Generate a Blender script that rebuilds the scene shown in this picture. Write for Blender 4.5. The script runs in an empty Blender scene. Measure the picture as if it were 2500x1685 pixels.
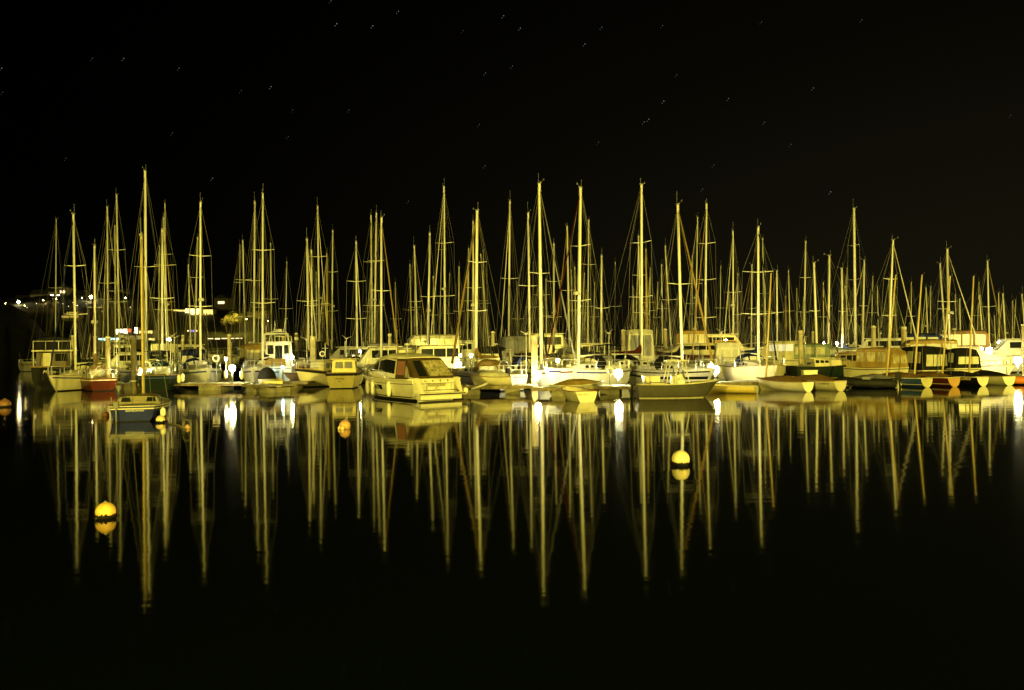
import bpy, math, random
from mathutils import Vector, Matrix
R = math.radians
random.seed(11)
sc = bpy.context.scene
COL = sc.collection
# ------------------------------------------------------------ camera, sky, light, exposure
F0 = 2083.0; ROLL = R(0.6); CH = 3.0
cs, sn = math.cos(ROLL), math.sin(ROLL)
cam_d = bpy.data.cameras.new('camera'); cam = bpy.data.objects.new('camera', cam_d); COL.objects.link(cam)
cam_d.sensor_width = 36; cam_d.lens = 36 * F0 / 2500; cam_d.clip_start = .1; cam_d.clip_end = 9000
cam.matrix_world = Matrix(((cs, sn, 0, 0), (0, 0, -1, 0), (-sn, cs, 0, CH), (0, 0, 0, 1)))
sc.camera = cam
sc.view_settings.view_transform = 'Standard'; sc.view_settings.look = 'None'
sc.view_settings.exposure = 0; sc.view_settings.gamma = 1

def P(px, py, Y):                       # picture position and distance to a point of the place
    u = (px - 1250) / F0; v = (842.5 - py) / F0
    return Vector((Y * (cs * u + sn * v), Y, CH + Y * (-sn * u + cs * v)))
def WX(px, Y, z=0.0):                   # x of the point at height z seen in column px
    u = (px - 1250) / F0; v = ((z - CH) / Y + sn * u) / cs
    return Y * (cs * u + sn * v)

world = bpy.data.worlds.new("World"); sc.world = world; world.use_nodes = True
wn = world.node_tree; wn.nodes.clear()
def wnode(t, **k):
    n = wn.nodes.new(t)
    for a, b in k.items(): setattr(n, a, b)
    return n
tc = wnode('ShaderNodeTexCoord'); sx = wnode('ShaderNodeSeparateXYZ')
wn.links.new(tc.outputs['Generated'], sx.inputs[0])
mx = wnode('ShaderNodeMapRange', interpolation_type='SMOOTHSTEP'); mx.inputs[1].default_value = -.55; mx.inputs[2].default_value = .6; mx.inputs[3].default_value = .04; mx.inputs[4].default_value = 1
mz = wnode('ShaderNodeMapRange', interpolation_type='SMOOTHSTEP'); mz.inputs[1].default_value = 0; mz.inputs[2].default_value = .42; mz.inputs[3].default_value = 1; mz.inputs[4].default_value = .22
mm = wnode('ShaderNodeMath', operation='MULTIPLY')
wn.links.new(sx.outputs[0], mx.inputs[0]); wn.links.new(sx.outputs[2], mz.inputs[0])
wn.links.new(mx.outputs[0], mm.inputs[0]); wn.links.new(mz.outputs[0], mm.inputs[1])
bg = wnode('ShaderNodeBackground'); bg.inputs[0].default_value = (.0078, .0068, .0029, 1)
wn.links.new(mm.outputs[0], bg.inputs[1])
wo = wnode('ShaderNodeOutputWorld'); wn.links.new(bg.outputs[0], wo.inputs[0])

SOD = (1.0, .82, .11)
def spot(name, loc, target, power, size=R(60), color=SOD, rad=.6):
    l = bpy.data.lights.new(name, 'SPOT'); l.energy = power; l.spot_size = size; l.spot_blend = .4; l.color = color; l.shadow_soft_size = rad
    o = bpy.data.objects.new(name, l); COL.objects.link(o); o.location = loc
    o.rotation_euler = (Vector(target) - Vector(loc)).to_track_quat('-Z', 'Y').to_euler()
    return o
# the harbour's sodium floodlights, on the quay and car park behind the photographer
spot('quay_floodlight', (80, -100, 24), (12, 75, 3), 1.25e6, R(56))
spot('quay_floodlight', (-55, -105, 22), (12, 75, 3), 9.3e5, R(50))
spot('quay_floodlight', (20, -12, 9), (6, 40, 0), 1.5e4, R(95))

# ------------------------------------------------------------ materials
MATS = {}
def mat(name, col, rough=.5, metal=0., var=.18, scale=3., emit=None, estr=0., coat=0., spec=.5, bump=0.):
    if name in MATS: return MATS[name]
    m = bpy.data.materials.new(name); m.use_nodes = True; nt = m.node_tree; b = nt.nodes['Principled BSDF']
    b.inputs['Roughness'].default_value = rough; b.inputs['Metallic'].default_value = metal
    b.inputs['Specular IOR Level'].default_value = spec; b.inputs['Coat Weight'].default_value = coat
    t = nt.nodes.new('ShaderNodeTexCoord'); n = nt.nodes.new('ShaderNodeTexNoise')
    n.inputs['Scale'].default_value = scale; n.inputs['Detail'].default_value = 5; n.inputs['Roughness'].default_value = .65
    mp = nt.nodes.new('ShaderNodeMapping'); mp.inputs['Scale'].default_value = (1, 1, .45)
    nt.links.new(t.outputs['Object'], mp.inputs[0]); nt.links.new(mp.outputs[0], n.inputs['Vector'])
    r = nt.nodes.new('ShaderNodeValToRGB'); r.color_ramp.elements[0].position = .32; r.color_ramp.elements[1].position = .68
    r.color_ramp.elements[0].color = tuple(c * (1 - var) for c in col) + (1,); r.color_ramp.elements[1].color = tuple(min(1, c * (1 + var * .5)) for c in col) + (1,)
    nt.links.new(n.outputs['Fac'], r.inputs[0]); nt.links.new(r.outputs[0], b.inputs['Base Color'])
    if bump:
        bp = nt.nodes.new('ShaderNodeBump'); bp.inputs['Strength'].default_value = bump; bp.inputs['Distance'].default_value = .05
        nt.links.new(n.outputs['Fac'], bp.inputs['Height']); nt.links.new(bp.outputs[0], b.inputs['Normal'])
    if emit:
        b.inputs['Emission Color'].default_value = tuple(emit) + (1,); b.inputs['Emission Strength'].default_value = estr
    MATS[name] = m; return m
M_WHITE = mat('gelcoat_white', (.56, .55, .52), .28, var=.22, scale=1.5)
M_CREAM = mat('gelcoat_cream', (.55, .51, .36), .3, var=.2, scale=1.5)
M_GREYH = mat('gelcoat_grey', (.30, .30, .29), .3, var=.15, scale=1.5)
M_NAVY = mat('hull_navy', (.018, .026, .13), .4, spec=.2, var=.3, scale=1.2)
M_DGREEN = mat('hull_dark_green', (.005, .012, .009), .4, spec=.2, var=.3, scale=1.2)
M_RED = mat('hull_red', (.065, .011, .003), .4, spec=.25, var=.25, scale=1.2)
M_BLACK = mat('hull_black', (.006, .006, .007), .5, spec=.1, var=.3, scale=1.2)
M_TEAL = mat('hull_teal', (.03, .06, .17), .4, spec=.25, var=.2)
M_BROWNH = mat('hull_varnish', (.19, .10, .04), .35, var=.4, scale=2.5)
M_ORANGE = mat('buoy_orange', (.62, .34, .14), .45, var=.2, scale=6)
M_YBUOY = mat('buoy_yellow', (.86, .74, .42), .45, var=.3, scale=6)
M_PALEB = mat('buoy_cream', (.80, .60, .30), .45, var=.25, scale=6)
M_DECK = mat('deck_nonslip', (.36, .35, .30), .6, var=.2, scale=4)
M_TEAK = mat('teak', (.30, .19, .09), .6, var=.35, scale=6)
M_ALU = mat('mast_aluminium', (.74, .72, .62), .45, .0, var=.14, scale=2)
M_ALUW = mat('mast_white_paint', (.86, .84, .74), .35, var=.12, scale=2)
M_WOODM = mat('mast_varnished_wood', (.55, .43, .17), .4, var=.3, scale=4)
M_STEEL = mat('stainless_steel', (.62, .62, .60), .28, .5, var=.1)
M_WIRE = mat('rigging_wire', (.15, .145, .12), .5, .2, var=.1)
M_ROPE = mat('rope', (.16, .14, .10), .8, var=.3, scale=20)
M_ANTIF = mat('antifouling', (.014, .014, .015), .6, spec=.1, var=.3)
M_GLASS = mat('tinted_glass', (.012, .014, .014), .06, var=.1, spec=.8)
M_CLEAR = mat('clear_vinyl', (.46, .40, .22), .14, var=.7, scale=5, coat=.6, bump=.5)
M_PANEL = mat('vinyl_window', (.50, .48, .36), .2, var=.25, scale=3)
M_CNAVY = mat('canvas_navy', (.012, .018, .06), .8, var=.3, spec=.06)
M_CBLK = mat('canvas_black', (.012, .012, .013), .8, var=.3, spec=.06)
M_CGRN = mat('canvas_green', (.008, .019, .013), .8, var=.3, spec=.06)
M_CTAN = mat('canvas_tan', (.28, .19, .06), .8, var=.3, spec=.06)
M_CBRN = mat('canvas_brown', (.15, .09, .03), .8, var=.3, spec=.06, bump=.3)
M_CMAR = mat('canvas_maroon', (.055, .010, .006), .8, var=.3, spec=.06)
M_CGREY = mat('canvas_grey', (.20, .20, .20), .8, var=.3, spec=.06)
M_CCRM = mat('canvas_cream', (.60, .57, .45), .8, var=.25, spec=.06)
M_CAQUA = mat('canvas_aqua', (.20, .25, .20), .8, var=.25, spec=.06)
M_RUB = mat('black_rubber', (.014, .014, .014), .6, spec=.15, var=.3)
M_FEND = mat('fender_vinyl', (.74, .70, .55), .4, var=.15)
M_PILE = mat('pile_timber', (.40, .34, .20), .8, var=.5, scale=3, bump=.4)
M_PILED = mat('pile_tarred', (.12, .10, .06), .8, var=.5, scale=3, bump=.4)
M_PILEC = mat('pile_cap', (.62, .60, .45), .5)
M_PDECK = mat('pontoon_decking', (.30, .26, .19), .75, var=.4, scale=5)
M_PFAS = mat('pontoon_fascia', (.20, .15, .08), .8, var=.5, scale=3)
M_FLOAT = mat('float_concrete', (.22, .20, .13), .8, var=.45, scale=3, bump=.3)
M_FLOATO = mat('float_orange', (.50, .24, .08), .7, var=.45, scale=4)
M_LWHITE = mat('lifebuoy_white', (.8, .78, .66), .5)
M_LAMP = mat('lamp_white', (.8, .8, .8), .4, emit=(1, .88, .42), estr=460)
M_LAMPW = mat('lamp_warm', (.8, .8, .8), .4, emit=(1, .66, .16), estr=170)
M_LAMPC = mat('lamp_cool', (.8, .8, .8), .4, emit=(.55, 1, .95), estr=220)
M_POST = mat('lamp_post_paint', (.16, .17, .16), .5)

# ------------------------------------------------------------ mesh builder
class MB:
    def __init__(s): s.v = []; s.f = []; s.sm = []
    def add(s, vs, fs, smooth=False):
        o = len(s.v); s.v += [tuple(v) for v in vs]; s.f += [tuple(i + o for i in f) for f in fs]; s.sm += [smooth] * len(fs); return s
    def box(s, c, d, rz=0, bev=0):
        x, y, z = d[0] / 2, d[1] / 2, d[2] / 2; cr, sr = math.cos(rz), math.sin(rz); vs = []
        for k in (-z, z):
            for i, j in ((-x, -y), (x, -y), (x, y), (-x, y)): vs.append((c[0] + i * cr - j * sr, c[1] + i * sr + j * cr, c[2] + k))
        return s.add(vs, [(3, 2, 1, 0), (4, 5, 6, 7), (0, 1, 5, 4), (1, 2, 6, 5), (2, 3, 7, 6), (3, 0, 4, 7)])
    def tube(s, pts, r, n=6, r2=None, cap=True):
        pts = [Vector(p) for p in pts]; m = len(pts); r2 = r if r2 is None else r2; vs = []
        for i, p in enumerate(pts):
            d = (pts[min(i + 1, m - 1)] - pts[max(i - 1, 0)]).normalized()
            a = Vector((0, 0, 1)) if abs(d.z) < .9 else Vector((1, 0, 0))
            e = d.cross(a).normalized(); g = e.cross(d); q = r + (r2 - r) * i / max(1, m - 1)
            for k in range(n):
                t = 2 * math.pi * k / n; vs.append(p + e * q * math.cos(t) + g * q * math.sin(t))
        fs = [(i * n + k, (i + 1) * n + k, (i + 1) * n + (k + 1) % n, i * n + (k + 1) % n) for i in range(m - 1) for k in range(n)]
        if cap: fs += [tuple(range(n)), tuple(reversed(range((m - 1) * n, m * n)))]
        return s.add(vs, fs, n > 4)
    def lathe(s, c, prof, n=16, axis='z'):
        vs = []; m = len(prof)
        for r, h in prof:
            for k in range(n):
                t = 2 * math.pi * k / n; a, b = r * math.cos(t), r * math.sin(t)
                vs.append({'z': (c[0] + a, c[1] + b, c[2] + h), 'x': (c[0] + h, c[1] + a, c[2] + b), 'y': (c[0] + a, c[1] + h, c[2] + b)}[axis])
        fs = [(i * n + k, i * n + (k + 1) % n, (i + 1) * n + (k + 1) % n, (i + 1) * n + k) for i in range(m - 1) for k in range(n)]
        fs += [tuple(reversed(range(n))), tuple(range((m - 1) * n, m * n))]
        return s.add(vs, fs, True)
    def ball(s, c, r, sz=1., n=16, m=10, z0=-1, z1=1):
        a0, a1 = math.asin(z0), math.asin(z1)
        return s.lathe(c, [(max(.001, r * math.cos(a0 + (a1 - a0) * i / m)), sz * r * math.sin(a0 + (a1 - a0) * i / m)) for i in range(m + 1)], n)
    def torus(s, c, Rr, r, axis='y', n=20, m=8):
        vs = []
        for i in range(n):
            a = 2 * math.pi * i / n
            for j in range(m):
                b = 2 * math.pi * j / m; q = Rr + r * math.cos(b); w = r * math.sin(b)
                vs.append({'y': (c[0] + q * math.cos(a), c[1] + w, c[2] + q * math.sin(a)), 'x': (c[0] + w, c[1] + q * math.cos(a), c[2] + q * math.sin(a)), 'z': (c[0] + q * math.cos(a), c[1] + q * math.sin(a), c[2] + w)}[axis])
        return s.add(vs, [(i * m + j, ((i + 1) % n) * m + j, ((i + 1) % n) * m + (j + 1) % m, i * m + (j + 1) % m) for i in range(n) for j in range(m)], True)
    def grid(s, rows, smooth=True, flip=False):
        n = len(rows[0]); vs = [p for r in rows for p in r]
        fs = [(i * n + k, (i + 1) * n + k, (i + 1) * n + k + 1, i * n + k + 1) for i in range(len(rows) - 1) for k in range(n - 1)]
        if flip: fs = [tuple(reversed(f)) for f in fs]
        return s.add(vs, fs, smooth)
    def build(s, name, m, parent=None):
        me = bpy.data.meshes.new(name); me.from_pydata(s.v, [], s.f); me.materials.append(m)
        me.polygons.foreach_set('use_smooth', s.sm)
        me.update()
        o = bpy.data.objects.new(name, me); COL.objects.link(o); o.parent = parent
        return o
def tag(o, label=None, cat=None, group=None, kind=None):
    if label: o['label'] = label
    if cat: o['category'] = cat
    if group: o['group'] = group
    if kind: o['kind'] = kind
    return o
def empty(name, loc, rz=0, label=None, cat=None, group=None):
    o = bpy.data.objects.new(name, None); COL.objects.link(o); o.location = loc; o.rotation_euler = (0, 0, rz); o.empty_display_size = .3
    return tag(o, label, cat, group)
def copy_tree(o, parent=None):
    c = o.copy(); COL.objects.link(c); c.parent = parent
    for ch in list(o.children): copy_tree(ch, c)
    return c
def text(name, s, size, m, parent, loc, rot, lean=0., sx=1.):
    cu = bpy.data.curves.new(name, 'FONT'); cu.body = s; cu.size = size; cu.align_x = 'CENTER'; cu.extrude = .004; cu.shear = lean
    t = bpy.data.objects.new(name, cu); COL.objects.link(t)
    dg = bpy.context.evaluated_depsgraph_get(); me = bpy.data.meshes.new_from_object(t.evaluated_get(dg))
    bpy.data.objects.remove(t); me.materials.clear(); me.materials.append(m)
    o = bpy.data.objects.new(name, me); COL.objects.link(o); o.parent = parent; o.location = loc; o.rotation_euler = rot; o.scale = (sx, 1, 1)
    return o

def words(n):
    o = ['', 'first', 'second', 'third', 'fourth', 'fifth', 'sixth', 'seventh', 'eighth', 'ninth', 'tenth', 'eleventh', 'twelfth', 'thirteenth', 'fourteenth', 'fifteenth', 'sixteenth', 'seventeenth', 'eighteenth', 'nineteenth']
    if n < 20: return o[n]
    t = ['', '', 'twent', 'thirt', 'fort', 'fift', 'sixt', 'sevent', 'eight', 'ninet'][n // 10]
    return t + 'ieth' if n % 10 == 0 else t + 'y-' + o[n % 10]
# ------------------------------------------------------------ hulls
class Hull:
    def __init__(s, L, B, F, tw=.72, rise=.22, rake=.9, srake=.25, full=2.2, motor=False, wmax=.45):
        s.L, s.B, s.F, s.tw, s.rise, s.rake, s.srake, s.full, s.motor, s.wmax = L, B, F, tw, rise, rake, srake, full, motor, wmax
        s.prof = [(1, 1), (.6, .93), (.25, .84), (0, .72), (-.35, .02)] if motor else [(1, 1), (.7, .985), (.4, .945), (.12, .85), (-.1, .68), (-.4, .02)]
    def b(s, t):
        if t < s.wmax: k = s.tw + (1 - s.tw) * math.sin(t / s.wmax * math.pi / 2)
        else: k = max(0, 1 - ((t - s.wmax) / (1 - s.wmax)) ** s.full) ** .85
        return max(.012, s.B / 2 * k)
    def zs(s, t): return s.F * (1 + s.rise * t * t - .06 * math.sin(math.pi * t))
    def w(s, h):
        p = s.prof
        for (h0, w0), (h1, w1) in zip(p, p[1:]):
            if h >= h1: return w1 + (w0 - w1) * (h - h1) / (h0 - h1)
        return p[-1][1]
    def pt(s, t, h, side=1, off=0):      # on the hull's own facets between its section heights
        p = s.prof
        for (h0, _), (h1, _) in zip(p, p[1:]):
            if h1 <= h <= h0: break
        else: h0 = h1 = h
        if h0 == h1: return s.raw(t, h, side, off)
        a, b, k = s.raw(t, h0, side, off), s.raw(t, h1, side, off), (h0 - h) / (h0 - h1)
        return tuple(a[i] + (b[i] - a[i]) * k for i in range(3))
    def raw(s, t, h, side=1, off=0):
        w = s.w(h) ** (1 + 3.2 * t ** 4)
        x = -s.L / 2 + s.L * t - s.rake * (1 - h) * t ** 5 + s.srake * (1 - h) * (1 - t) ** 5
        return (x, side * (s.b(t) * w + off), s.zs(t) * h)
    def build(s, parent, m, deckm=None, name='hull', n=16, transom=None):
        mb = MB(); hs = [p[0] for p in s.prof]
        ts = [1 - (1 - i / n) ** 1.25 for i in range(n + 1)]
        for sd in (1, -1): mb.grid([[s.pt(t, h, sd) for h in hs] for t in ts], True, sd < 0)
        cap = [s.pt(0, h, 1) for h in hs] + [s.pt(0, h, -1) for h in reversed(hs)]
        tb = mb if transom is None else MB()
        tb.add([(p[0] - (.02 if transom else 0), p[1], p[2]) for p in cap], [tuple(range(len(cap)))])
        bow = [s.pt(1, h, 1) for h in hs] + [s.pt(1, h, -1) for h in reversed(hs)]
        mb.add(bow, [tuple(reversed(range(len(bow))))])
        o = mb.build(name, m, parent)
        if transom: tb.build('transom', transom, parent)
        if deckm:
            d = MB(); rows = []
            for t in ts:
                y = s.b(t) * .985; z = s.zs(t) - .015
                x = -s.L / 2 + s.L * t
                rows.append([(x, y * q, z + .06 * (1 - q * q)) for q in (1, .5, 0, -.5, -1)])
            d.grid(rows, True, True); d.build('deck', deckm, parent)
        return o
    def band(s, parent, m, h0, h1, name='stripe', t0=0, t1=.985, n=14, tr=True):
        mb = MB(); ts = [1 - (1 - i / 16) ** 1.25 for i in range(17)]; ts = [t0] + [t for t in ts if t0 + .005 < t < t1 - .005] + [t1]
        hs = [h1] + [p[0] for p in s.prof if h0 < p[0] < h1] + [h0]
        for sd in (1, -1):
            mb.grid([[s.pt(t, h, sd, .014) for h in hs] for t in ts], True, sd < 0)
        if tr and t0 == 0:
            a, b, c, d = s.pt(0, h1, 1, .012), s.pt(0, h0, 1, .012), s.pt(0, h0, -1, .012), s.pt(0, h1, -1, .012)
            mb.add([(p[0] - .012, p[1], p[2]) for p in (a, b, c, d)], [(0, 1, 2, 3)])
        return mb.build(name, m, parent)
    def rail(s, parent, m, r=.03, name='rubbing_strake', h=1.0, n=14, z=0):
        mb = MB()
        pts = [Vector(s.pt(i / n, h, 1, r * .4)) + Vector((0, 0, z)) for i in range(n + 1)]
        pts2 = [Vector(s.pt(i / n, h, -1, r * .4)) + Vector((0, 0, z)) for i in range(n + 1)]
        mb.tube(pts + list(reversed(pts2)) + [pts[0]], r, 5); return mb.build(name, m, parent)

class Body:                                  # superstructure lofted along x: (x, half width low, half width high, z low, z high, crown)
    def __init__(s, st): s.st = st
    def at(s, x):
        st = s.st
        for a, b in zip(st, st[1:]):
            if a[0] <= x <= b[0]:
                k = (x - a[0]) / (b[0] - a[0]); return [a[i] + (b[i] - a[i]) * k for i in range(6)]
        return list(st[0] if x < st[0][0] else st[-1])
    def sec(s, x):
        _, wb, wt, zb, zt, c = s.at(x)
        p = [(wb, zb), (wb + (wt - wb) * .5, zb + (zt - zb) * .5), (wt, zt), (wt * .86, zt + c * .55), (wt * .5, zt + c * .9), (0, zt + c)]
        return [(x, y, z) for y, z in p] + [(x, -y, z) for y, z in reversed(p[:-1])]
    def build(s, name, m, parent, sub=2):
        mb = MB(); xs = []
        for a, b in zip(s.st, s.st[1:]): xs += [a[0] + (b[0] - a[0]) * i / sub for i in range(sub)]
        xs.append(s.st[-1][0]); rows = [s.sec(x) for x in xs]
        mb.grid(rows, False, True)
        n = len(rows[0]); mb.add(rows[0], [tuple(range(n))]); mb.add(rows[-1], [tuple(reversed(range(n)))])
        return mb.build(name, m, parent)
    def win(s, name, m, parent, x0, x1, t0, t1, side=0, sl0=0, sl1=0, off=.015, n=4):
        for sd in ((1, -1) if side == 0 else (side,)):
            mb = MB(); rows = []
            for i in range(n + 1):
                r = []
                for t, sh0, sh1 in ((t0, 0, 0), (t1, sl0, sl1)):
                    k = i / n; x = (x0 + sh0) * (1 - k) + (x1 + sh1) * k
                    _, wb, wt, zb, zt, c = s.at(x); r.append((x, sd * (wb + (wt - wb) * t + off), zb + (zt - zb) * t))
                rows.append(r)
            mb.grid(rows, False, sd > 0); o = mb.build(name, m, parent)
        return o
def quad(name, m, parent, pts, th=.012):
    p = [Vector(q) for q in pts]; n = (p[1] - p[0]).cross(p[2] - p[0]).normalized() * th; k = len(p)
    mb = MB(); mb.add(p + [q + n for q in p], [tuple(reversed(range(k))), tuple(range(k, 2 * k))] + [(i, (i + 1) % k, (i + 1) % k + k, i + k) for i in range(k)])
    return mb.build(name, m, parent)

# ------------------------------------------------------------ sailing yacht
def yacht(top, base, Y, r, yaw, name='sailing_yacht', label=None, group=None, cat='sailing boat', L=9.5, hullm=M_WHITE, stripe=M_NAVY, cover=M_CNAVY,
          hood=M_CNAVY, mastm=M_ALU, furl=None, furlr=.055, nsp=1, F=1.08, radar=False, boom=True, sail_up=True, bimini=None, detail=True, furl_side=None, B=None, sprw=.95, cab=True, tstyle=.25, name_text=None, stay_r=.011, gear=True):
    T = P(top[0], top[1], Y); Q = P(base[0], base[1], Y); B = B or L * .31
    zf = F + .35
    k = (T.z - zf) / (T.z - Q.z); foot = T + (Q - T) * k
    cy, sy = math.cos(yaw), math.sin(yaw)
    xm = L * .07
    root = empty(name, (foot.x - cy * xm, foot.y - sy * xm, 0), yaw, label, cat, group)
    Tl = Vector((cy * (T.x - root.location.x) + sy * (T.y - root.location.y), -sy * (T.x - root.location.x) + cy * (T.y - root.location.y), T.z))
    Fl = Vector((xm, 0, F - .02))
    def ml(f): return Fl + (Tl - Fl) * f
    H = Hull(L, B, F, rake=L * .11, srake=tstyle)
    H.build(root, hullm, M_DECK); H.band(root, stripe, .80, .88); H.band(root, M_ANTIF, -.12, .07, 'boot_top'); H.rail(root, M_TEAK if hullm != M_WHITE else M_STEEL, .022, 'toe_rail')
    if cab:
        Bd = Body([(-L * .12, B * .27, B * .24, F - .02, F + .42, .08), (L * .10, B * .27, B * .23, F, F + .40, .08), (L * .26, B * .17, B * .12, F + .04, F + .22, .04), (L * .30, B * .12, B * .07, F + .05, F + .1, .02)])
        Bd.build('coachroof', M_WHITE if hullm != M_CREAM else M_CREAM, root)
        for i in range(3): Bd.win('window', M_GLASS, root, -L * .09 + i * L * .07, -L * .04 + i * L * .07, .35, .8, 0, .05, -.05)
        [MB().box((-L * .30, q * B * .30, F + .12), (L * .30, .12, .26)).build('cockpit_coaming', M_WHITE, root) for q in (1, -1)]
    # hood
    if hood:
        mb = MB(); rows = []
        for i, (x, h, w) in enumerate(((-L * .05, .42, B * .26), (-L * .075, .80, B * .29), (-L * .13, 1.0, B * .31), (-L * .17, .98, B * .31))):
            rows.append([(x, w * math.cos(a), F + .1 + (h - .1) * max(0, math.sin(a)) ** .6 if 0 < a < math.pi else F + .1) for a in [math.pi * q / 10 for q in range(11)]])
        mb.grid(rows, True); ho = mb.build('sprayhood', hood, root)
        for q in (-1, 0, 1):
            a0, a1 = math.pi * (.5 + q * .2 - .08), math.pi * (.5 + q * .2 + .08)
            pp = []
            for (x, h, w), a in (((-L * .052 + .02, .42, B * .26), a0), ((-L * .052 + .02, .42, B * .26), a1), ((-L * .072 + .03, .76, B * .285), a1), ((-L * .072 + .03, .76, B * .285), a0)):
                pp.append((x, w * math.cos(a), F + .12 + (h - .1) * math.sin(a) ** .6))
            quad('hood_window', M_PANEL, ho, pp, -.02)
    if bimini:
        mb = MB(); mb.grid([[(x, y, F + 1.75 - .12 * (y / (B * .36)) ** 2 - .04 * abs(x + L * .33)) for y in (B * .36, B * .2, 0, -B * .2, -B * .36)] for x in (-L * .44, -L * .38, -L * .32, -L * .24)], True, True)
        mb.build('bimini', bimini, root)
        MB().tube([(-L * .42, B * .36, F), (-L * .42, B * .36, F + 1.6)], .015).tube([(-L * .42, -B * .36, F), (-L * .42, -B * .36, F + 1.6)], .015).tube([(-L * .26, B * .36, F), (-L * .26, B * .36, F + 1.6)], .015).tube([(-L * .26, -B * .36, F), (-L * .26, -B * .36, F + 1.6)], .015).build('bimini_frame', M_STEEL, root)
    # mast and rig
    MB().tube([Fl, ml(.5), ml(1)], r * 1.05, 8, r * .86).build('mast', mastm, root)
    mh = MB(); mh.box(Tl + Vector((0, 0, .05)), (.34, .12, .1)); mh.tube([Tl + Vector((-.12, 0, 0)), Tl + Vector((-.12, 0, random.uniform(.5, 1.1)))], .012, 4)
    mh.tube([Tl + Vector((.1, 0, .05)), Tl + Vector((.45, .05, .16))], .012, 4).box(Tl + Vector((.48, .05, .2)), (.12, .02, .12)); mh.build('masthead_gear', M_CGREY, root)
    lv = {0: [], 1: [.52], 2: [.38, .68], 3: [.28, .52, .75]}[nsp]
    tips = {1: [], -1: []}
    for f in lv:
        c = ml(f); hw = sprw * (1.15 - .35 * f)
        for sd in (1, -1):
            tip = c + Vector((-.12, sd * hw, .08)); tips[sd].append(tip)
            MB().tube([c, tip], .032, 5, .02).build('spreader', mastm, root)
    ch = B * .45
    for sd in (1, -1):
        cp = Vector((xm - .05, sd * ch, F)); pts = [cp] + tips[sd] + [ml(.985)]
        w = MB().tube(pts, stay_r, 4)
        if lv: w.tube([Vector((xm - .3, sd * ch, F)), ml(lv[0] * .97)], stay_r * .8, 4).tube([Vector((xm + .3, sd * ch * .95, F)), ml(lv[0] * .97)], stay_r * .8, 4)
        w.build('shroud', M_WIRE, root)
    bowp = Vector((L / 2 - .12, 0, F * (1 + H.rise) + .05)); st = Vector((-L / 2 + .1, 0, F + .05))
    if furl: MB().tube([bowp + (ml(.98) - bowp) * .03, bowp + (ml(.98) - bowp) * .5, bowp + (ml(.98) - bowp) * .97], furlr * 1.25, 6, furlr * .65).build('furled_sail', furl, root)
    MB().tube([bowp, ml(.985)], stay_r, 4).build('forestay', M_WIRE, root)
    MB().tube([st, ml(1)], stay_r, 4).build('backstay', M_WIRE, root)
    MB().tube([ml(.12) + Vector((r + .06, .05, 0)), ml(.97) + Vector((r + .03, .03, 0))], .008, 4).tube([ml(.05) + Vector((-r - .1, -.06, 0)), ml(.98) + Vector((-r - .03, -.03, 0))], .008, 4).build('halyard', M_ROPE, root)
    if boom:
        bl = L * .36; z0 = F + .95
        a = Vector((xm - r, 0, z0)) ; b = Vector((xm - bl, 0, z0 + .08))
        MB().tube([a, b], .06, 6).build('boom', mastm, root)
        if sail_up:
            mb = MB(); rows = []
            for i in range(9):
                k = i / 8; c = a + (b - a) * (k * .96 + .01); hh = .34 * (1 - k * .62) + (.45 * (1 - k * 6) if k < .16 else 0); ww = .15 * (1 - .4 * k)
                rows.append([c + Vector((0, ww * math.sin(q), .02 + hh * (.5 - .5 * math.cos(q)) + random.uniform(-.01, .01))) for q in [2 * math.pi * (j % 10) / 10 for j in range(11)]])
            mb.grid(rows, True); mb.add(rows[0][:-1], [tuple(range(10))]); mb.add(rows[-1][:-1], [tuple(reversed(range(10)))])
            mb.build('sail_cover', cover, root)
    if radar:
        c = ml(.42) + Vector((.35, 0, 0)); MB().lathe(c, [(.05, -.1), (.22, -.1), (.24, 0), (.2, .12), (.05, .15)], 12).box(c - Vector((.2, 0, .08)), (.3, .06, .04)).build('radar_dome', M_WHITE, root)
    if detail:
        g = MB(); zb = H.zs(1)
        for sd in (1, -1):
            pts = [Vector(H.pt(t, 1, sd, -.06)) for t in (.02, .2, .38, .56, .74, .88)]
            for p in pts: g.tube([p, p + Vector((0, 0, .58))], .02, 4)
            g.tube([p + Vector((0, 0, .57)) for p in pts], .006, 4); g.tube([p + Vector((0, 0, .3)) for p in pts], .006, 4)
        g.build('guard_rail', M_STEEL, root)
        pb = [Vector(H.pt(.88, 1, 1, -.05)), Vector(H.pt(.985, 1, 1, 0)), Vector(H.pt(.985, 1, -1, 0)), Vector(H.pt(.88, 1, -1, -.05))]
        U = Vector((0, 0, .6)); MB().tube([p + U for p in pb], .018, 5).tube([pb[0], pb[0] + U], .018, 5).tube([pb[3], pb[3] + U], .018, 5).tube([pb[1], pb[1] + U], .018, 5).tube([pb[2], pb[2] + U], .018, 5).build('pulpit', M_STEEL, root)
        ps = [Vector(H.pt(.12, 1, 1, -.05)), Vector(H.pt(.01, 1, 1, -.05)), Vector(H.pt(.01, 1, -1, -.05)), Vector(H.pt(.12, 1, -1, -.05))]
        q = MB().tube([p + U for p in ps], .018, 5).tube([p + U * .5 for p in ps], .012, 5)
        for p in ps: q.tube([p, p + U], .018, 5)
        q.build('pushpit', M_STEEL, root)
        w = MB().torus((-L * .36, 0, F + .55), .34, .016, 'x', 18, 5)
        for q in range(3): w.tube([(-L * .36, .33 * math.cos(q * 1.05), F + .55 + .33 * math.sin(q * 1.05)), (-L * .36, -.33 * math.cos(q * 1.05), F + .55 - .33 * math.sin(q * 1.05))], .01, 4)
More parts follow.
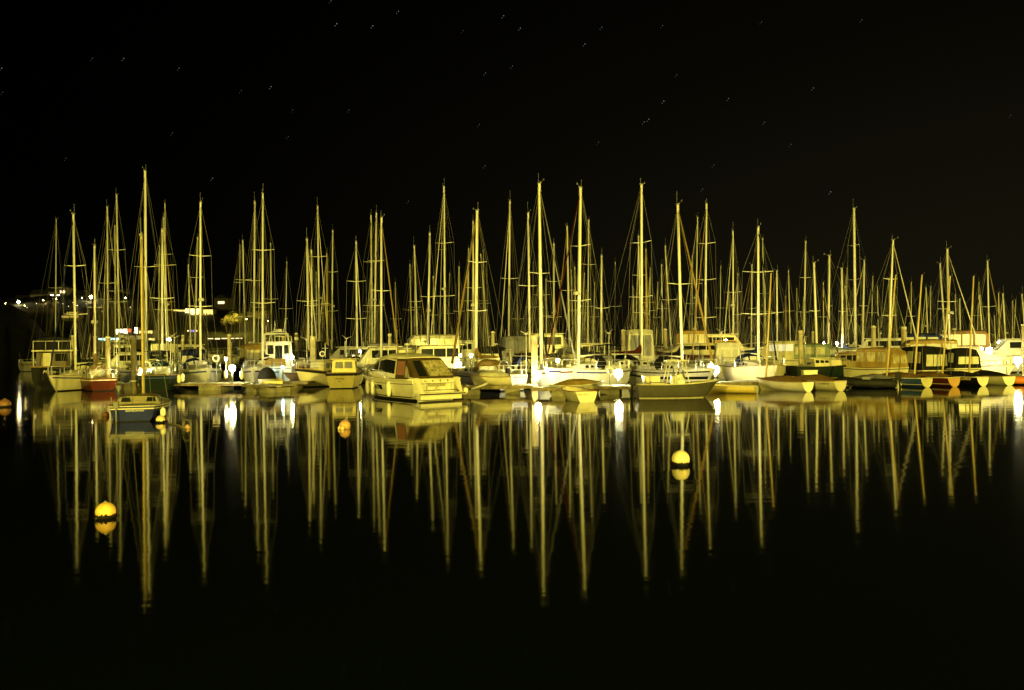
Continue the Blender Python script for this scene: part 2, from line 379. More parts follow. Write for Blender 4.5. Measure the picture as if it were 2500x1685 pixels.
        w.tube([(-L * .36 + .05, 0, F - .1), (-L * .36 + .05, 0, F + .6)], .05, 6); w.build('steering_wheel', M_STEEL, root) if random.random() < .5 else w.build('binnacle', M_WHITE, root)
    if detail and gear:
        rr = random.Random(int(abs(root.location.x * 1000)))
        for _ in range(7):
            k = MB()
            x = rr.uniform(-L * .46, L * .3); y = rr.choice((-1, 1)) * rr.uniform(.1, .36) * B * (1 if x < 0 else .6); z = F + .1
            t_ = rr.random()
            if t_ < .3: k.box((x, y, z + .12), (rr.uniform(.2, .5), rr.uniform(.15, .4), rr.uniform(.15, .4)), rr.uniform(0, 3)).build('deck_locker', M_WHITE, root)
            elif t_ < .6: k.lathe((x, y, z), [(.08, 0), (.1, rr.uniform(.2, .4)), (.04, .42)], 8).build('ventilator', M_WHITE, root)
            else: k.tube([(x, y, z), (x + rr.uniform(-.3, .3), y + rr.uniform(-.2, .2), z + rr.uniform(.6, 1.7))], .018, 5).build('aerial', M_WHITE, root)
        k = MB()
        k.tube([(-L * .48, B * .25, F + .3), (-L * .52, B * .25, F + 1.5)], .016, 5); k.tube([(-L * .3, 0, F + 1.05), ml(.97)], .007, 4)
        for q in (.35, .6, .85):
            for sd in (1, -1): k.tube([(xm - L * .36 * q, sd * .1, F + 1.0), ml(.5) + Vector((0, sd * .05, 0))], .007, 4)
        k.build('running_rigging', M_ROPE, root)
        if rr.random() < .45:
            k = MB(); h = [(-L * .49, B * -.22 + .06 * q, F + 1.25 - .09 * q + .03 * (q % 2)) for q in range(6)]
            k.grid([[(x + .02 * (j % 2), y, z - .34 * j / 3) for j in range(4)] for x, y, z in h], True); k.build('ensign', rr.choice([M_CMAR, M_CNAVY, M_CMAR]), root)
            MB().tube([(-L * .48, B * -.22, F + .2), (-L * .49, B * -.22, F + 1.35)], .012, 5).build('flagstaff', M_STEEL, root)
        if rr.random() < .4:
            MB().torus((-L * .47, B * .3, F + .38), .2, .06, 'x', 14, 6).build('horseshoe_buoy', rr.choice([M_LWHITE, M_FEND, M_PALEB]), root)
        if rr.random() < .3:
            k = MB(); k.tube([(-L * .47, -B * .38, F), (-L * .47, -B * .38, F + 2.6)], .025, 6); hub = Vector((-L * .47, -B * .38, F + 2.65)); k.tube([hub - Vector((.2, 0, 0)), hub + Vector((.2, 0, 0))], .06, 6)
            for q in range(3): a_ = q * 2.09 + .4; k.tube([hub, hub + Vector((0, .5 * math.cos(a_), .5 * math.sin(a_)))], .03, 4, .01)
            k.build('wind_generator', M_WHITE, root)
        if rr.random() < .35: MB().box((-L * .5, B * .15, F + .25), (.25, .22, .32)).tube([(-L * .51, B * .15, F + .2), (-L * .52, B * .15, F - .4)], .05, 6).build('outboard_motor', M_CBLK, root)
    if name_text:
        text('name_lettering', name_text, .3, M_CBLK if hullm in (M_WHITE, M_CREAM) else M_CCRM, root, (-L / 2 + tstyle * .35 - .05, 0, F * .55), (R(90), 0, R(-90)))
    return root, H

# ============================================================ THE SETTING
def water():
    m = bpy.data.materials.new('harbour_water'); m.use_nodes = True; nt = m.node_tree; b = nt.nodes['Principled BSDF']
    b.inputs['Base Color'].default_value = (.0025, .004, .003, 1); b.inputs['Roughness'].default_value = .05; b.inputs['IOR'].default_value = 1.333
    t = nt.nodes.new('ShaderNodeTexCoord'); mp = nt.nodes.new('ShaderNodeMapping'); mp.inputs['Scale'].default_value = (.22, 1.4, 1)
    n1 = nt.nodes.new('ShaderNodeTexNoise'); n1.inputs['Scale'].default_value = .9; n1.inputs['Detail'].default_value = 2
    n2 = nt.nodes.new('ShaderNodeTexNoise'); n2.inputs['Scale'].default_value = 4.5; n2.inputs['Detail'].default_value = 2
    n3 = nt.nodes.new('ShaderNodeTexNoise'); n3.inputs['Scale'].default_value = .09; n3.inputs['Detail'].default_value = 2     # patches of breeze
    rp = nt.nodes.new('ShaderNodeMapRange'); rp.inputs[1].default_value = .47; rp.inputs[2].default_value = .66; rp.inputs[3].default_value = .35; rp.inputs[4].default_value = 1
    nt.links.new(t.outputs['Object'], mp.inputs[0]); nt.links.new(mp.outputs[0], n1.inputs['Vector']); nt.links.new(mp.outputs[0], n2.inputs['Vector']); nt.links.new(t.outputs['Object'], n3.inputs['Vector'])
    nt.links.new(n3.outputs[0], rp.inputs[0])
    mu = nt.nodes.new('ShaderNodeMath'); mu.operation = 'MULTIPLY'; nt.links.new(n2.outputs[0], mu.inputs[0]); nt.links.new(rp.outputs[0], mu.inputs[1])
    b1 = nt.nodes.new('ShaderNodeBump'); b1.inputs['Strength'].default_value = 1; b1.inputs['Distance'].default_value = .0040
    b2 = nt.nodes.new('ShaderNodeBump'); b2.inputs['Strength'].default_value = 1; b2.inputs['Distance'].default_value = .0013
    nt.links.new(n1.outputs[0], b1.inputs['Height']); nt.links.new(mu.outputs[0], b2.inputs['Height']); nt.links.new(b1.outputs[0], b2.inputs['Normal']); nt.links.new(b2.outputs[0], b.inputs['Normal'])
    mb = MB(); mb.add([(-4000, -400, 0), (4000, -400, 0), (4000, 6000, 0), (-4000, 6000, 0)], [(0, 1, 2, 3)])
    tag(mb.build('water', m), kind='structure')
water()

# stars, far beyond everything
STARS = [(752, 2, .7), (765, 54, 1.3), (847, 59, 1.2), (905, 26, .9), (1144, 36, 1), (1182, 64, 1), (1329, 100, .9), (1367, 62, .7), (1505, 58, .6), (281, 133, 1), (4, 155, 1), (407, 155, .8),
         (616, 197, 1), (210, 133, .5), (1164, 150, .6), (1103, 166, .7), (1508, 230, 1.1), (1474, 271, 1), (1464, 277, .8), (1655, 224, .8), (1538, 170, .5), (1737, 278, .7), (1848, 200, .8), (1887, 436, 1.1), (1596, 430, .6),
         (1622, 375, .5), (483, 405, .9), (392, 302, .6), (655, 310, .5), (793, 250, .5), (1089, 283, .5), (1102, 377, .6), (928, 457, .5), (1958, 45, .6), (1730, 50, .5), (1360, 323, .5), (1797, 328, .5), (2296, 262, .4), (665, 250, .4), (548, 206, .5), (1052, 70, .4), (150, 360, .5), (6, 210, .4), (1500, 640, .4)]
M_STAR = mat('star_light', (.5, .5, .5), .5, emit=(.85, .95, 1), estr=.24)
mb = MB()
for x, y, b in STARS:
    c = P(x * 1.0747, y * 1.0747, 5000); q = P(x * 1.0747 - 4, y * 1.0747 + 5, 5000)
    mb.ball(c, 2.6 * b ** .7, n=6, m=4); mb.ball(q, 1.7 * b ** .7, n=6, m=4)
tag(mb.build('stars', M_STAR), kind='structure')

# the hill of the town across the harbour
M_HILL = mat('hillside_scrub', (.045, .05, .028), .9, var=.6, scale=.05)
def hill_top(px, Y):
    pts = [(-900, 700), (0, 742), (100, 732), (300, 728), (450, 742), (560, 762), (640, 776), (700, 790), (770, 822), (820, 850), (900, 860)]
    for a, b in zip(pts, pts[1:]):
        if a[0] <= px <= b[0]: return a[1] + (b[1] - a[1]) * (px - a[0]) / (b[0] - a[0])
    return 860
def hill(name, prof, Y0, Y1, p0, p1, step, kind='structure'):
    mb = MB(); rows = []
    for j in range(9):
        k = j / 8; row = []
        px = p0
        while px <= p1:
            zt = max(-2, P(px, prof(px, Y1), Y1).z); X = WX(px, Y1)
            h = zt * math.sin(min(1, k * 1.25) * math.pi / 2) ** .8 + (random.uniform(-.5, .5) * zt * .06 if j else -1)
            row.append((X * (Y0 + (Y1 - Y0) * k) / Y1, Y0 + (Y1 - Y0) * k + random.uniform(-3, 3), h)); px += step
        rows.append(row)
    mb.grid(rows, True, True); tag(mb.build(name, M_HILL), kind=kind)
hill('hill', hill_top, 430, 640, -900, 900, 25)
def head_top(px, Y):
    pts = [(-900, 720), (-100, 728), (0, 745), (50, 757), (85, 790), (105, 822), (130, 862), (400, 870)]
    for a, b in zip(pts, pts[1:]):
        if a[0] <= px <= b[0]: return a[1] + (b[1] - a[1]) * (px - a[0]) / (b[0] - a[0])
    return 870
hill('headland', head_top, 320, 400, -900, 160, 20)

# houses, lamps and floodlit trees on the hill
M_HWALL = mat('house_render', (.40, .36, .26), .8, var=.2); M_ROOF = mat('slate_roof', (.07, .07, .07), .7)
M_WIN = mat('lit_window', (.5, .5, .4), .5, emit=(1, .78, .35), estr=2.2)
M_WINW = mat('lit_window_bright', (.5, .5, .4), .5, emit=(1, .93, .62), estr=7)
M_WINC = mat('lit_window_cool', (.5, .5, .5), .5, emit=(.45, .95, .85), estr=3.5)
M_WINR = mat('lit_sign_red', (.5, .1, .1), .5, emit=(1, .16, .05), estr=1.6)
M_GLOWY = mat('yellow_glow', (.5, .5, .4), .5, emit=(1, .80, .20), estr=1.5)  # yellow emission; on the terrace it stands in for floodlight
M_WINB = mat('blue_light', (.2, .2, .5), .5, emit=(.3, .22, 1), estr=3)
def point(loc, power, color=(1, .8, .4), r=.3, name='lamp_light', parent=None):
    l = bpy.data.lights.new(name, 'POINT'); l.energy = power; l.color = color; l.shadow_soft_size = r
    o = bpy.data.objects.new(name, l); COL.objects.link(o); l.energy *= .3; o.location = loc; o.parent = parent; return o
def house(px, py, Y, w, h, d, label, wins=4, wm=M_WIN, roof=True, gable=False):
    c = P(px, py, Y); r = empty('house', (c.x, c.y, c.z), R(random.uniform(-12, 12)), label, 'house', 'houses on the dark hillside')
    MB().box((0, 0, h / 2 - 3), (w, d, h + 6)).build('wall', M_HWALL, r)
    if roof:
        MB().add([(-w / 2 - .4, -d / 2 - .4, h), (w / 2 + .4, -d / 2 - .4, h), (w / 2 + .4, d / 2 + .4, h), (-w / 2 - .4, d / 2 + .4, h), (-w / 2 - .4 if not gable else 0, 0 if not gable else -d / 2 - .4, h + w * .28), (w / 2 + .4 if not gable else 0, 0 if not gable else d / 2 + .4, h + w * .28)],
                 [(0, 1, 5, 4), (2, 3, 4, 5), (1, 2, 5), (3, 0, 4), (3, 2, 1, 0)] if not gable else [(0, 1, 4), (1, 2, 5, 4), (2, 3, 5), (3, 0, 4, 5), (3, 2, 1, 0)]).build('roof', M_ROOF, r)
    for i in range(wins):
        x = -w / 2 + w * (i + .5) / wins
        MB().box((x, -d / 2 - .05, h * .45), (w / wins * .45, .12, h * .32)).build('window', wm, r)
    return r
for i, (px, py, w, h, lab, wn_, wm) in enumerate([
    (32, 752, 9, 4, 'small house with two lit windows low on the far left of the hill', 2, M_WIN),
    (72, 752, 16, 4, 'long low house with a row of lit windows above the dark headland', 5, M_WINW),
    (104, 735, 12, 4, 'house on the ridge with a warm glow, left of the first mast', 3, M_WIN),
    (140, 732, 8, 5, 'narrow house with bright window just right of the leftmost mast', 2, M_WINW),
    (163, 722, 8, 5, 'gabled house on the skyline between the first two masts', 1, M_WIN),
    (205, 738, 14, 4, 'low house with three lit windows beside the white street lamp', 3, M_WINW),
    (93, 778, 7, 4, 'small gabled house at the shore edge of the dark headland', 2, M_WIN),
    (310, 758, 20, 4, 'wide low house with pale green lit roof edge in mid hill', 4, M_WINW),
    (325, 772, 14, 4, 'terrace house with warm windows left of the orange lamps', 3, M_WIN),
    (306, 728, 8, 4, 'house with one bright light on the ridge above the quay', 1, M_WINW),
    (232, 757, 16, 4, 'flat dim yellow house behind the red sail furled yacht', 3, M_WIN),
    (548, 748, 10, 5, 'dark gabled house on the ridge right of the lit terrace', 1, M_WIN)]):
    house(px, py, 560, w, h, 8, lab, wn_, wm, True, i in (4, 6, 11))
def far_lamp(px, py, Y, r, label, m=None, post=6., power=0, col=(1, .8, .4)):
    m = mat('lamp_far_white', (.8, .8, .8), .4, emit=(1, .86, .42), estr=110) if m is M_LAMP else m
    c = P(px, py, Y); o = empty('street_lamp', (c.x, c.y, c.z - post), 0, label, 'street lamp', 'lamps of the town across the water')
    MB().tube([(0, 0, -2), (0, 0, post - r)], .12, 6).build('post', M_POST, o); MB().ball((0, 0, post), r, n=10, m=8).build('lamp_head', m or M_LAMPW, o)
    if power: point((c.x, c.y - 2, c.z + 1), power, col, .5)
HL = random.Random(4)
for px, py, r, m, pw, lab in [(45, 737, .7, M_LAMP, 9000, 'white lamp, brightest on the far left of the hill'), (81, 750, .4, M_LAMP, 0, 'smaller white lamp at the end of the low long house'),
    (122, 767, .7, M_LAMPW, 7000, 'yellow lamp left of the leftmost mast'), (158, 756, .5, M_LAMPW, 9000, 'yellow lamp over the lit roof between the first two masts'),
    (222, 725, .9, M_LAMP, 6000, 'star white lamp beside the third mast'), (105, 733, .32, M_LAMPW, 3000, 'small warm lamp on the ridge left of the first mast'),
    (138, 730, .26, M_LAMP, 0, 'tiny white lamp just right of the first mast'), (200, 727, .22, M_LAMP, 0, 'tiny white lamp left of the star white lamp'), (306, 727, .25, M_LAMP, 0, 'tiny white lamp on the skyline above the quay'),
    (371, 774, .9, M_LAMPW, 16000, 'large orange lamp above the lit quay buildings'), (391, 773, .5, M_LAMPW, 6000, 'smaller orange lamp right of the large orange lamp'),
    (311, 755, .3, M_LAMP, 4000, 'white lamp over the pale green roof'), (517, 780, .5, M_LAMPW, 3000, 'pinkish lamp below the right end of the lit terrace'), (506, 787, .35, M_LAMPW, 0, 'lower lamp of the cluster under the lit terrace'), (511, 792, .3, M_LAMPW, 0, 'lowest lamp of the cluster under the lit terrace'),
    (535, 775, .28, M_LAMPW, 0, 'lamp between the terrace and the floodlit trees'), (445, 777, .22, M_LAMP, 0, 'tiny white lamp under the lit terrace'), (428, 776, .2, M_LAMP, 0, 'tiny lamp at the left end below the lit terrace'), (417, 798, .2, M_LAMP, 0, 'tiny white lamp low over the teal lit quay'),
    (96, 776, .3, M_LAMPW, 1500, 'lamp beside the small house at the headland shore')]:
    far_lamp(px, py, 520, r, lab, m, power=pw * .07, col=(1, .72, .22))
SM = [(14, 741), (60, 746), (68, 751), (88, 741), (112, 742), (128, 729), (133, 744), (152, 741), (168, 748), (180, 739), (188, 746), (212, 742), (238, 733), (250, 746), (262, 752), (279, 741), (288, 752), (298, 764), (320, 750), (333, 757), (346, 762), (358, 758), (338, 781), (296, 783), (270, 776), (244, 768), (402, 787), (432, 790), (460, 781), (484, 785), (528, 789), (600, 779), (612, 774), (655, 783), (670, 790), (205, 772), (142, 786), (126, 781)]
for i, (px, py) in enumerate(SM):
    near = ['far left end', 'headland', 'first mast', 'second mast', 'third mast', 'pale green roof', 'orange lamps', 'lit terrace', 'floodlit trees', 'ridge end'][min(9, int(px / 68))]
    far_lamp(px + HL.uniform(-2, 2), py, 500, HL.choice([.13, .17, .22]), f'tiny {["warm", "pale"][i % 2]} hillside light near the {near}, {words(i + 1)} among the small ones', HL.choice([M_LAMPW, M_WINW, M_WIN, M_LAMPW]), 3., 700 if i % 3 == 0 else 0, (1, .68, .2))
def longwall(name, cat, px0, px1, py0, py1, Y, m, label, nseg=24, part='window_row', bodym=M_HWALL, depth=6):
    a, b = P(px0, py1, Y), P(px1, py1, Y); t = P(px0, py0, Y).z; w = b.x - a.x
    r = empty(name, ((a.x + b.x) / 2, Y, a.z), ROLL * 0, label, cat)
    h = t - a.z; MB().box((0, depth / 2 + .1, h / 2 - 2), (w, depth, h + 4.4)).build('wall', bodym, r)
    mb = MB()
    for i in range(nseg):
        k = (i + .5) / nseg; hh = h * random.uniform(.6, 1); mb.box((-w / 2 + w * k, -.05, h - hh / 2), (w / nseg * random.uniform(.6, .93), .2, hh))
    mb.build(part, m, r); return r
longwall('terrace', 'terrace building', 424, 520, 757, 770, 500, M_GLOWY, 'long self-glowing yellow terrace front high on the hill', 34, 'glowing_facade')  # facade glows by itself, the floodlight on it is put in as emission
longwall('terrace', 'terrace building', 452, 492, 754, 770, 497, mat('terrace_glow_bright', (.5, .5, .4), .5, emit=(1, .88, .34), estr=3), 'bright middle block of the self-glowing terrace', 12, 'glowing_facade')  # stronger emission for the brighter lit stretch of the front
longwall('quay_building', 'building', 283, 312, 804, 816, 420, M_WINW, 'brightly lit white quay building with red end panel', 6, 'lit_window')
longwall('quay_building', 'building', 312, 320, 803, 813, 419, M_WINR, 'red lit panel building between the bright quay buildings', 1, 'lit_sign')
longwall('quay_building', 'building', 327, 336, 800, 822, 418, M_WINW, 'tall narrow bright quay building right of the red panel', 2, 'lit_window')
longwall('quay_building', 'building', 338, 372, 808, 815, 420, M_GLOWY, 'long yellow lit quay shed behind the thickest mast', 8, 'lit_window')
longwall('quay_building', 'building', 240, 294, 826, 832, 400, M_WINC, 'low quay shed with a long cyan lit front', 12, 'lit_window')
longwall('quay_building', 'building', 306, 345, 820, 832, 405, mat('glowing_wall_dim', (.5, .5, .4), .5, emit=(1, .8, .22), estr=.35), 'dim yellow quay building under the bright ones', 4, 'glowing_wall')  # wall panels glow by emission in place of light falling on them
longwall('quay_building', 'building', 363, 378, 826, 832, 402, M_GLOWY, 'small orange lit kiosk near the teal lamps', 2, 'lit_window')
longwall('quay_building', 'building', 505, 592, 826, 829, 430, M_WIN, 'long dark ferry shed with a thin line of lights', 5, 'lit_window', M_ROOF)
longwall('quay_building', 'building', 150, 192, 771, 777, 470, mat('glowing_wall_amber', (.5, .5, .4), .5, emit=(1, .72, .1), estr=.5), 'amber self-glowing boathouse front below the yellow lamp', 9, 'glowing_wall')  # lamplight on the boathouse wall is put in as emission
longwall('quay_building', 'building', 163, 190, 762, 767, 474, mat('glowing_wall_amber', (.5, .5, .4), .5), 'amber upper storey above the amber boathouse', 5, 'glowing_wall')
longwall('quay_building', 'building', 190, 250, 750, 753, 500, mat('glowing_wall_dim', (.5, .5, .4), .5), 'dim low wall of light right of the boathouse', 5, 'glowing_wall')
for i, (px, m, lab) in enumerate([(459, M_WIN, 'tiny yellow buoy light left of the blue lights'), (467, M_WINB, 'left of the two tiny blue violet lights'), (472, M_WINB, 'right of the two tiny blue violet lights'), (480, M_WIN, 'tiny amber light right of the blue lights')]):
    c = P(px, 808, 420); o = empty('shore_light', (c.x, c.y, c.z - 2), 0, lab, 'light'); MB().ball((0, 0, 2), .45, n=8, m=6).build('lamp_head', m, o); MB().tube([(0, 0, -8), (0, 0, 1.7)], .08, 5).build('post', M_POST, o)
for px, py, lab in [(413, 831, 'cool teal quay lamp, the upper of the two'), (413, 849, 'cool teal quay lamp, the lower of the two')]:
    c = P(px, py, 150); o = empty('street_lamp', (c.x, c.y, 0), 0, lab, 'street lamp'); MB().tube([(0, 0, -1), (0, 0, c.z - .3)], .06, 6).build('post', M_POST, o); MB().ball((0, 0, c.z), .36, n=10, m=8).build('lamp_head', M_LAMPC, o)
    point((c.x, c.y - 1, c.z), 900, (.5, 1, .9), .3)
# floodlit trees
M_LEAF = mat('leaves', (.10, .09, .03), .8, var=.5, scale=.6); M_BARK = mat('bark', (.08, .06, .04), .9)
def tree(px, py, Y, w, h, label, pw=14000):
    c = P(px, py, Y); o = empty('tree', (c.x, c.y, c.z), 0, label, 'tree', 'floodlit trees on the shore')
    MB().tube([(0, 0, -5), (0, 0, h * .5)], .4, 7, .15).tube([(0, 0, h * .3), (w * .25, 0, h * .6)], .18, 5, .06).tube([(0, 0, h * .3), (-w * .25, 0, h * .6)], .18, 5, .06).build('trunk', M_BARK, o)
    mb = MB(); cl = [(random.uniform(-.4, .4) * w, random.uniform(-.3, .3) * w, h * random.uniform(.08, .8), random.uniform(.16, .27) * w) for _ in range(13)]
    for _ in range(1700):
        a = random.choice(cl); d = Vector((random.gauss(0, 1), random.gauss(0, 1), random.gauss(0, .8))).normalized() * a[3] * random.uniform(.7, 1.05)
        p = Vector(a[:3]) + d; e = Vector((random.uniform(-1, 1), random.uniform(-1, 1), random.uniform(-1, 1))) * .38; g = Vector((random.uniform(-1, 1), random.uniform(-1, 1), random.uniform(-1, 1))) * .38
        mb.add([p - e, p + g, p + e, p - g], [(0, 1, 2, 3)])
    mb.build('crown', M_LEAF, o); point((c.x + w * .3, c.y - w * .9, c.z + h * .5), pw, (1, .78, .10), .4)
tree(552, 792, 460, 7, 6, 'left floodlit tree below the terrace, ragged crown', 9000); tree(566, 790, 460, 8, 6.5, 'round floodlit tree, the brightest of the shore trees', 16000); tree(581, 788, 462, 7, 6, 'right floodlit tree of the shore clump', 9000)
tree(622, 776, 470, 7, 3.2, 'low floodlit bush on the ridge right of the trees', 5000); tree(640, 774, 470, 7, 3, 'outermost low floodlit bush on the ridge', 5000)
for px in range(330, 420, 14): pass

# ============================================================ PONTOONS, PILES, LAMPS
def pontoon(p0, Y0, p1, Y1, label, w=2.2, h=.5, fl=2.6, om=(), pale=None):
    a = Vector((WX(p0, Y0), Y0, 0)); b = Vector((WX(p1, Y1), Y1, 0)); d = b - a; Ln = d.length; rz = math.atan2(d.y, d.x)
    r = empty('pontoon', a, rz, label, 'pontoon', 'floating pontoons of the marina')
    dk = MB(); n = max(1, int(Ln / .16))
    dk.box((Ln / 2, w / 2, h - .05), (Ln, w - .12, .04)); 
    for i in range(int(Ln / .5)): dk.box((i * .5 + .25, w / 2, h - .022), (.47, w - .1, .02))
    dk.build('deck', pale or M_PDECK, r)
    MB().box((Ln / 2, .0, h - .09), (Ln, .08, .17)).box((Ln / 2, w, h - .09), (Ln, .08, .17)).build('fascia', M_PFAS, r)
    MB().box((Ln / 2, -.055, h - .02), (Ln, .03, .05)).build('edge_strip', M_FLOAT, r)
    k = int(Ln / fl)
    for i in range(k):
        x = (i + .5) * Ln / k + random.uniform(-.15, .15); MB().box((x, w / 2, (h - .18) / 2 - .12), (fl * random.uniform(.5, .68), w - .25, h + .02)).build('float', M_FLOATO if i in om else M_FLOAT, r)
    c = MB()
    for i in range(int(Ln / 3.2)):
        x = i * 3.2 + 1; c.tube([(x - .15, .18, h + .07), (x + .15, .18, h + .07)], .025, 5).tube([(x, .18, h - .02), (x, .18, h + .07)], .025, 5)
    c.build('cleats', M_STEEL, r); return r
pontoon(276, 63, 348, 61.2, 'short pale decked pontoon beside the red hulled yacht', 2.4, pale=mat('pontoon_pale', (.55, .56, .45), .7, var=.2))
pontoon(425, 61, 592, 60.5, 'pontoon in front of the white bow-on yacht', 2.4, pale=mat('pontoon_pale', (.5, .5, .4), .7), fl=2.9)
pontoon(592, 58.5, 655, 56, 'pontoon spur angled towards the water by the bright bollard lamp', 2.0, fl=1.5)
pontoon(650, 61.5, 752, 61.5, 'dark pontoon between the yellow tender and the two launches', 2.2)
pontoon(1100, 52, 1302, 52, 'pontoon carrying the upturned dinghy right of the motor cruiser', 2.4, om=(2,), fl=1.7)
pontoon(1296, 49.5, 1420, 49, 'weedy pontoon under the covered tender beside the timber pile', 2.2, fl=1.5)
pontoon(1400, 50.8, 1566, 50, 'pontoon with ribbed floats left of the dark workboat', 2.4, fl=2.2)
pontoon(1720, 53, 1905, 55, 'pontoon behind the pale yellow dinghy', 2.2)
pontoon(1905, 57.5, 2190, 57.5, 'long pontoon under the covered cruiser and green bow', 2.6, fl=2.4)
pontoon(2190, 58, 2560, 58, 'pontoon at the right edge behind the row of sailing dinghies', 2.6, fl=2.4)
for i, (a, b, Y) in enumerate([(560, 1200, 88), (1240, 1900, 90), (1900, 2560, 92), (100, 560, 92), (700, 1500, 112), (1500, 2500, 114)]):
    pontoon(a, Y, b, Y, ['left middle', 'central', 'right middle', 'far left', 'rear left', 'rear right'][i] + ' walkway pontoon among the moored yachts', 2.2, fl=3.5)

def pile(px, py, Y, wpx, label, m=M_PILE, capm=M_PILEC, cap='cone', sq=False):
    z = P(px, py, Y).z; x = WX(px, Y, z * .5); r = wpx / 2 * Y / F0
    o = empty('pile', (x, Y, 0), 0, label, 'mooring pile', 'mooring piles of the marina')
    mb = MB()
    if sq: mb.box((0, 0, z / 2 - 1), (2 * r, 2 * r, z + 2))
    else: mb.lathe((0, 0, 0), [(r, -2), (r * 1.02, .4), (r, z * .5), (r * .97, z)], 14)
    mb.build('post', m, o)
    cm = MB()
    if cap == 'cone': cm.lathe((0, 0, z + .004), [(r * 1.1, 0), (r * 1.12, .08), (r * .4, r * .9), (.01, r)], 14)
    elif cap == 'flat': cm.lathe((0, 0, z - .25), [(r * 1.06, 0), (r * 1.06, .26), (.02, .27)], 14)
    elif cap == 'band': cm.lathe((0, 0, z - .5), [(r * 1.05, 0), (r * 1.05, .22), (r, .23)], 14); cm.lathe((0, 0, z - .01), [(r, 0), (r * .8, r * .6), (.01, r * .8)], 14)
    cm.build('cap', capm, o)
    MB().torus((0, 0, .75), r * 1.35, .05, 'z').build('guide_ring', M_STEEL, o)
for a in [(264, 826, 62, 12, 'pale pile with a dark band behind the red yacht'), (327, 824, 60, 14, 'dark timber pile beside the bright lamp and lifebuoy', M_PILED, M_PILED, 'flat'), (447, 820, 75, 7, 'slim pile with rounded cap left of the white bow-on yacht', M_PILE, M_PILEC, 'band'),
          (560, 820, 72, 9, 'pale pile above the small lamp', M_PILE), (692, 824, 78, 8, 'pile behind the fishing boat radar', M_PILE), (724, 816, 76, 9, 'dark pile with pale collar behind the brown boat', M_PILED, M_PILEC, 'band'), (765, 822, 70, 12, 'square cut yellow pile above the double ended launch', M_PILE, M_PILEC, 'flat', True),
          (952, 815, 82, 8, 'pile with pale cap behind the motor cruiser', M_PILE, M_PILEC, 'flat'), (1204, 813, 80, 9, 'pointed pale pile left of the tall timber pile', M_PILE), (1305, 819, 56, 15, 'broad pale timber pile at the central bollard lamp', M_PILE, M_PILEC, 'flat', True),
          (1522, 809, 72, 10, 'weathered pile in front of the white canopied cruiser', M_PILE), (1624, 806, 86, 8, 'pile amid the rigging left of the dark sail cover', M_PILE), (1955, 807, 66, 11, 'yellow round pile behind the two white dinghies', M_PILE, M_PILE, 'flat'),
          (2133, 800, 80, 11, 'mossy pile left of the big white mast', M_PILE), (2207, 798, 74, 12, 'bright pale pile behind the black canopy', M_PILE, M_PILEC, 'flat'), (2499, 795, 74, 8, 'pile cut by the right edge of the view'), (178, 822, 84, 7, 'thin pile behind the second mast'), (232, 824, 86, 8, 'dim pile behind the third mast'), (1985, 812, 96, 6, 'thin far pile among the right hand masts')]:
    pile(*a)

def bollard(px, py, Y, r, label, m=None, z0=.5, pw=0, col=(1, .93, .62)):
    c = P(px, py, Y); o = empty('lamp_bollard', (c.x, c.y, z0), 0, label, 'bollard lamp', 'lamps along the pontoons')
    MB().tube([(0, 0, -.02), (0, 0, c.z - z0 - r)], .07, 8).box((0, 0, .02), (.22, .22, .04)).build('post', M_POST, o)
    MB().lathe((0, 0, c.z - z0), [(r * .6, -r), (r, -r * .4), (r, r * .5), (r * .5, r)], 12).build('lamp_head', m or M_LAMP, o)
    MB().lathe((0, 0, c.z - z0 + r), [(r * .9, .003), (r * .9, .03), (.02, .06)], 12).build('cap', M_POST, o)
BOL = [(345, 908, 61, .19, 'very bright bollard lamp beside the lifebuoy and dark pile'), (567, 899, 60, .2, 'bollard lamp alone on the pontoon between the two white bows'), (552, 876, 68, .1, 'small lamp up left of the lone bollard lamp'), (713, 872, 70, .13, 'warm lamp behind the brown boat'),
       (1313, 915, 54.5, .2, 'bollard lamp against the broad timber pile'), (1510, 912, 54, .24, 'brightest bollard lamp next to the white ring lifebuoy'), (1747, 903, 58, .24, 'bollard lamp in front of the long white yacht bow'), (1736, 892, 62, .13, 'small lamp just left of the long white yacht'),
       (1772, 834, 84, .2, 'warm lamp in front of the wooden wheelhouse', M_LAMPW), (2043, 839, 92, .15, 'small lamp among white yachts at right'), (1362, 881, 66, .12, 'small lamp left of the pale sprayhood'), (2415, 856, 74, .24, 'left of the pair of lamps at the bright right corner'),
       (2441, 838, 84, .2, 'upper lamp at the bright right corner'), (2485, 880, 62, .24, 'large lamp by the ring lifebuoy at the right edge'), (1122, 889, 68, .13, 'lamp hidden behind the motor cruiser stern'), (1150, 868, 76, .12, 'lamp over the white cabin right of the cruiser'), (2395, 851, 80, .13, 'small lamp left of the bright right corner'),
       (1950, 852, 84, .14, 'lamp seen beside the yellow round pile'), (1565, 862, 74, .07, 'tiny lamp by the maroon sail cover'), (880, 858, 80, .1, 'small lamp above the launch wheelhouse'), (690, 897, 66, .09, 'tiny cool lamp right of the fishing boat', M_LAMPC), (2010, 838, 98, .12, 'far lamp behind the covered cruiser'), (985, 848, 92, .1, 'far lamp above the motor cruiser roof'), (1700, 852, 96, .1, 'far lamp beside the red hull')]
for b in BOL: bollard(*b)

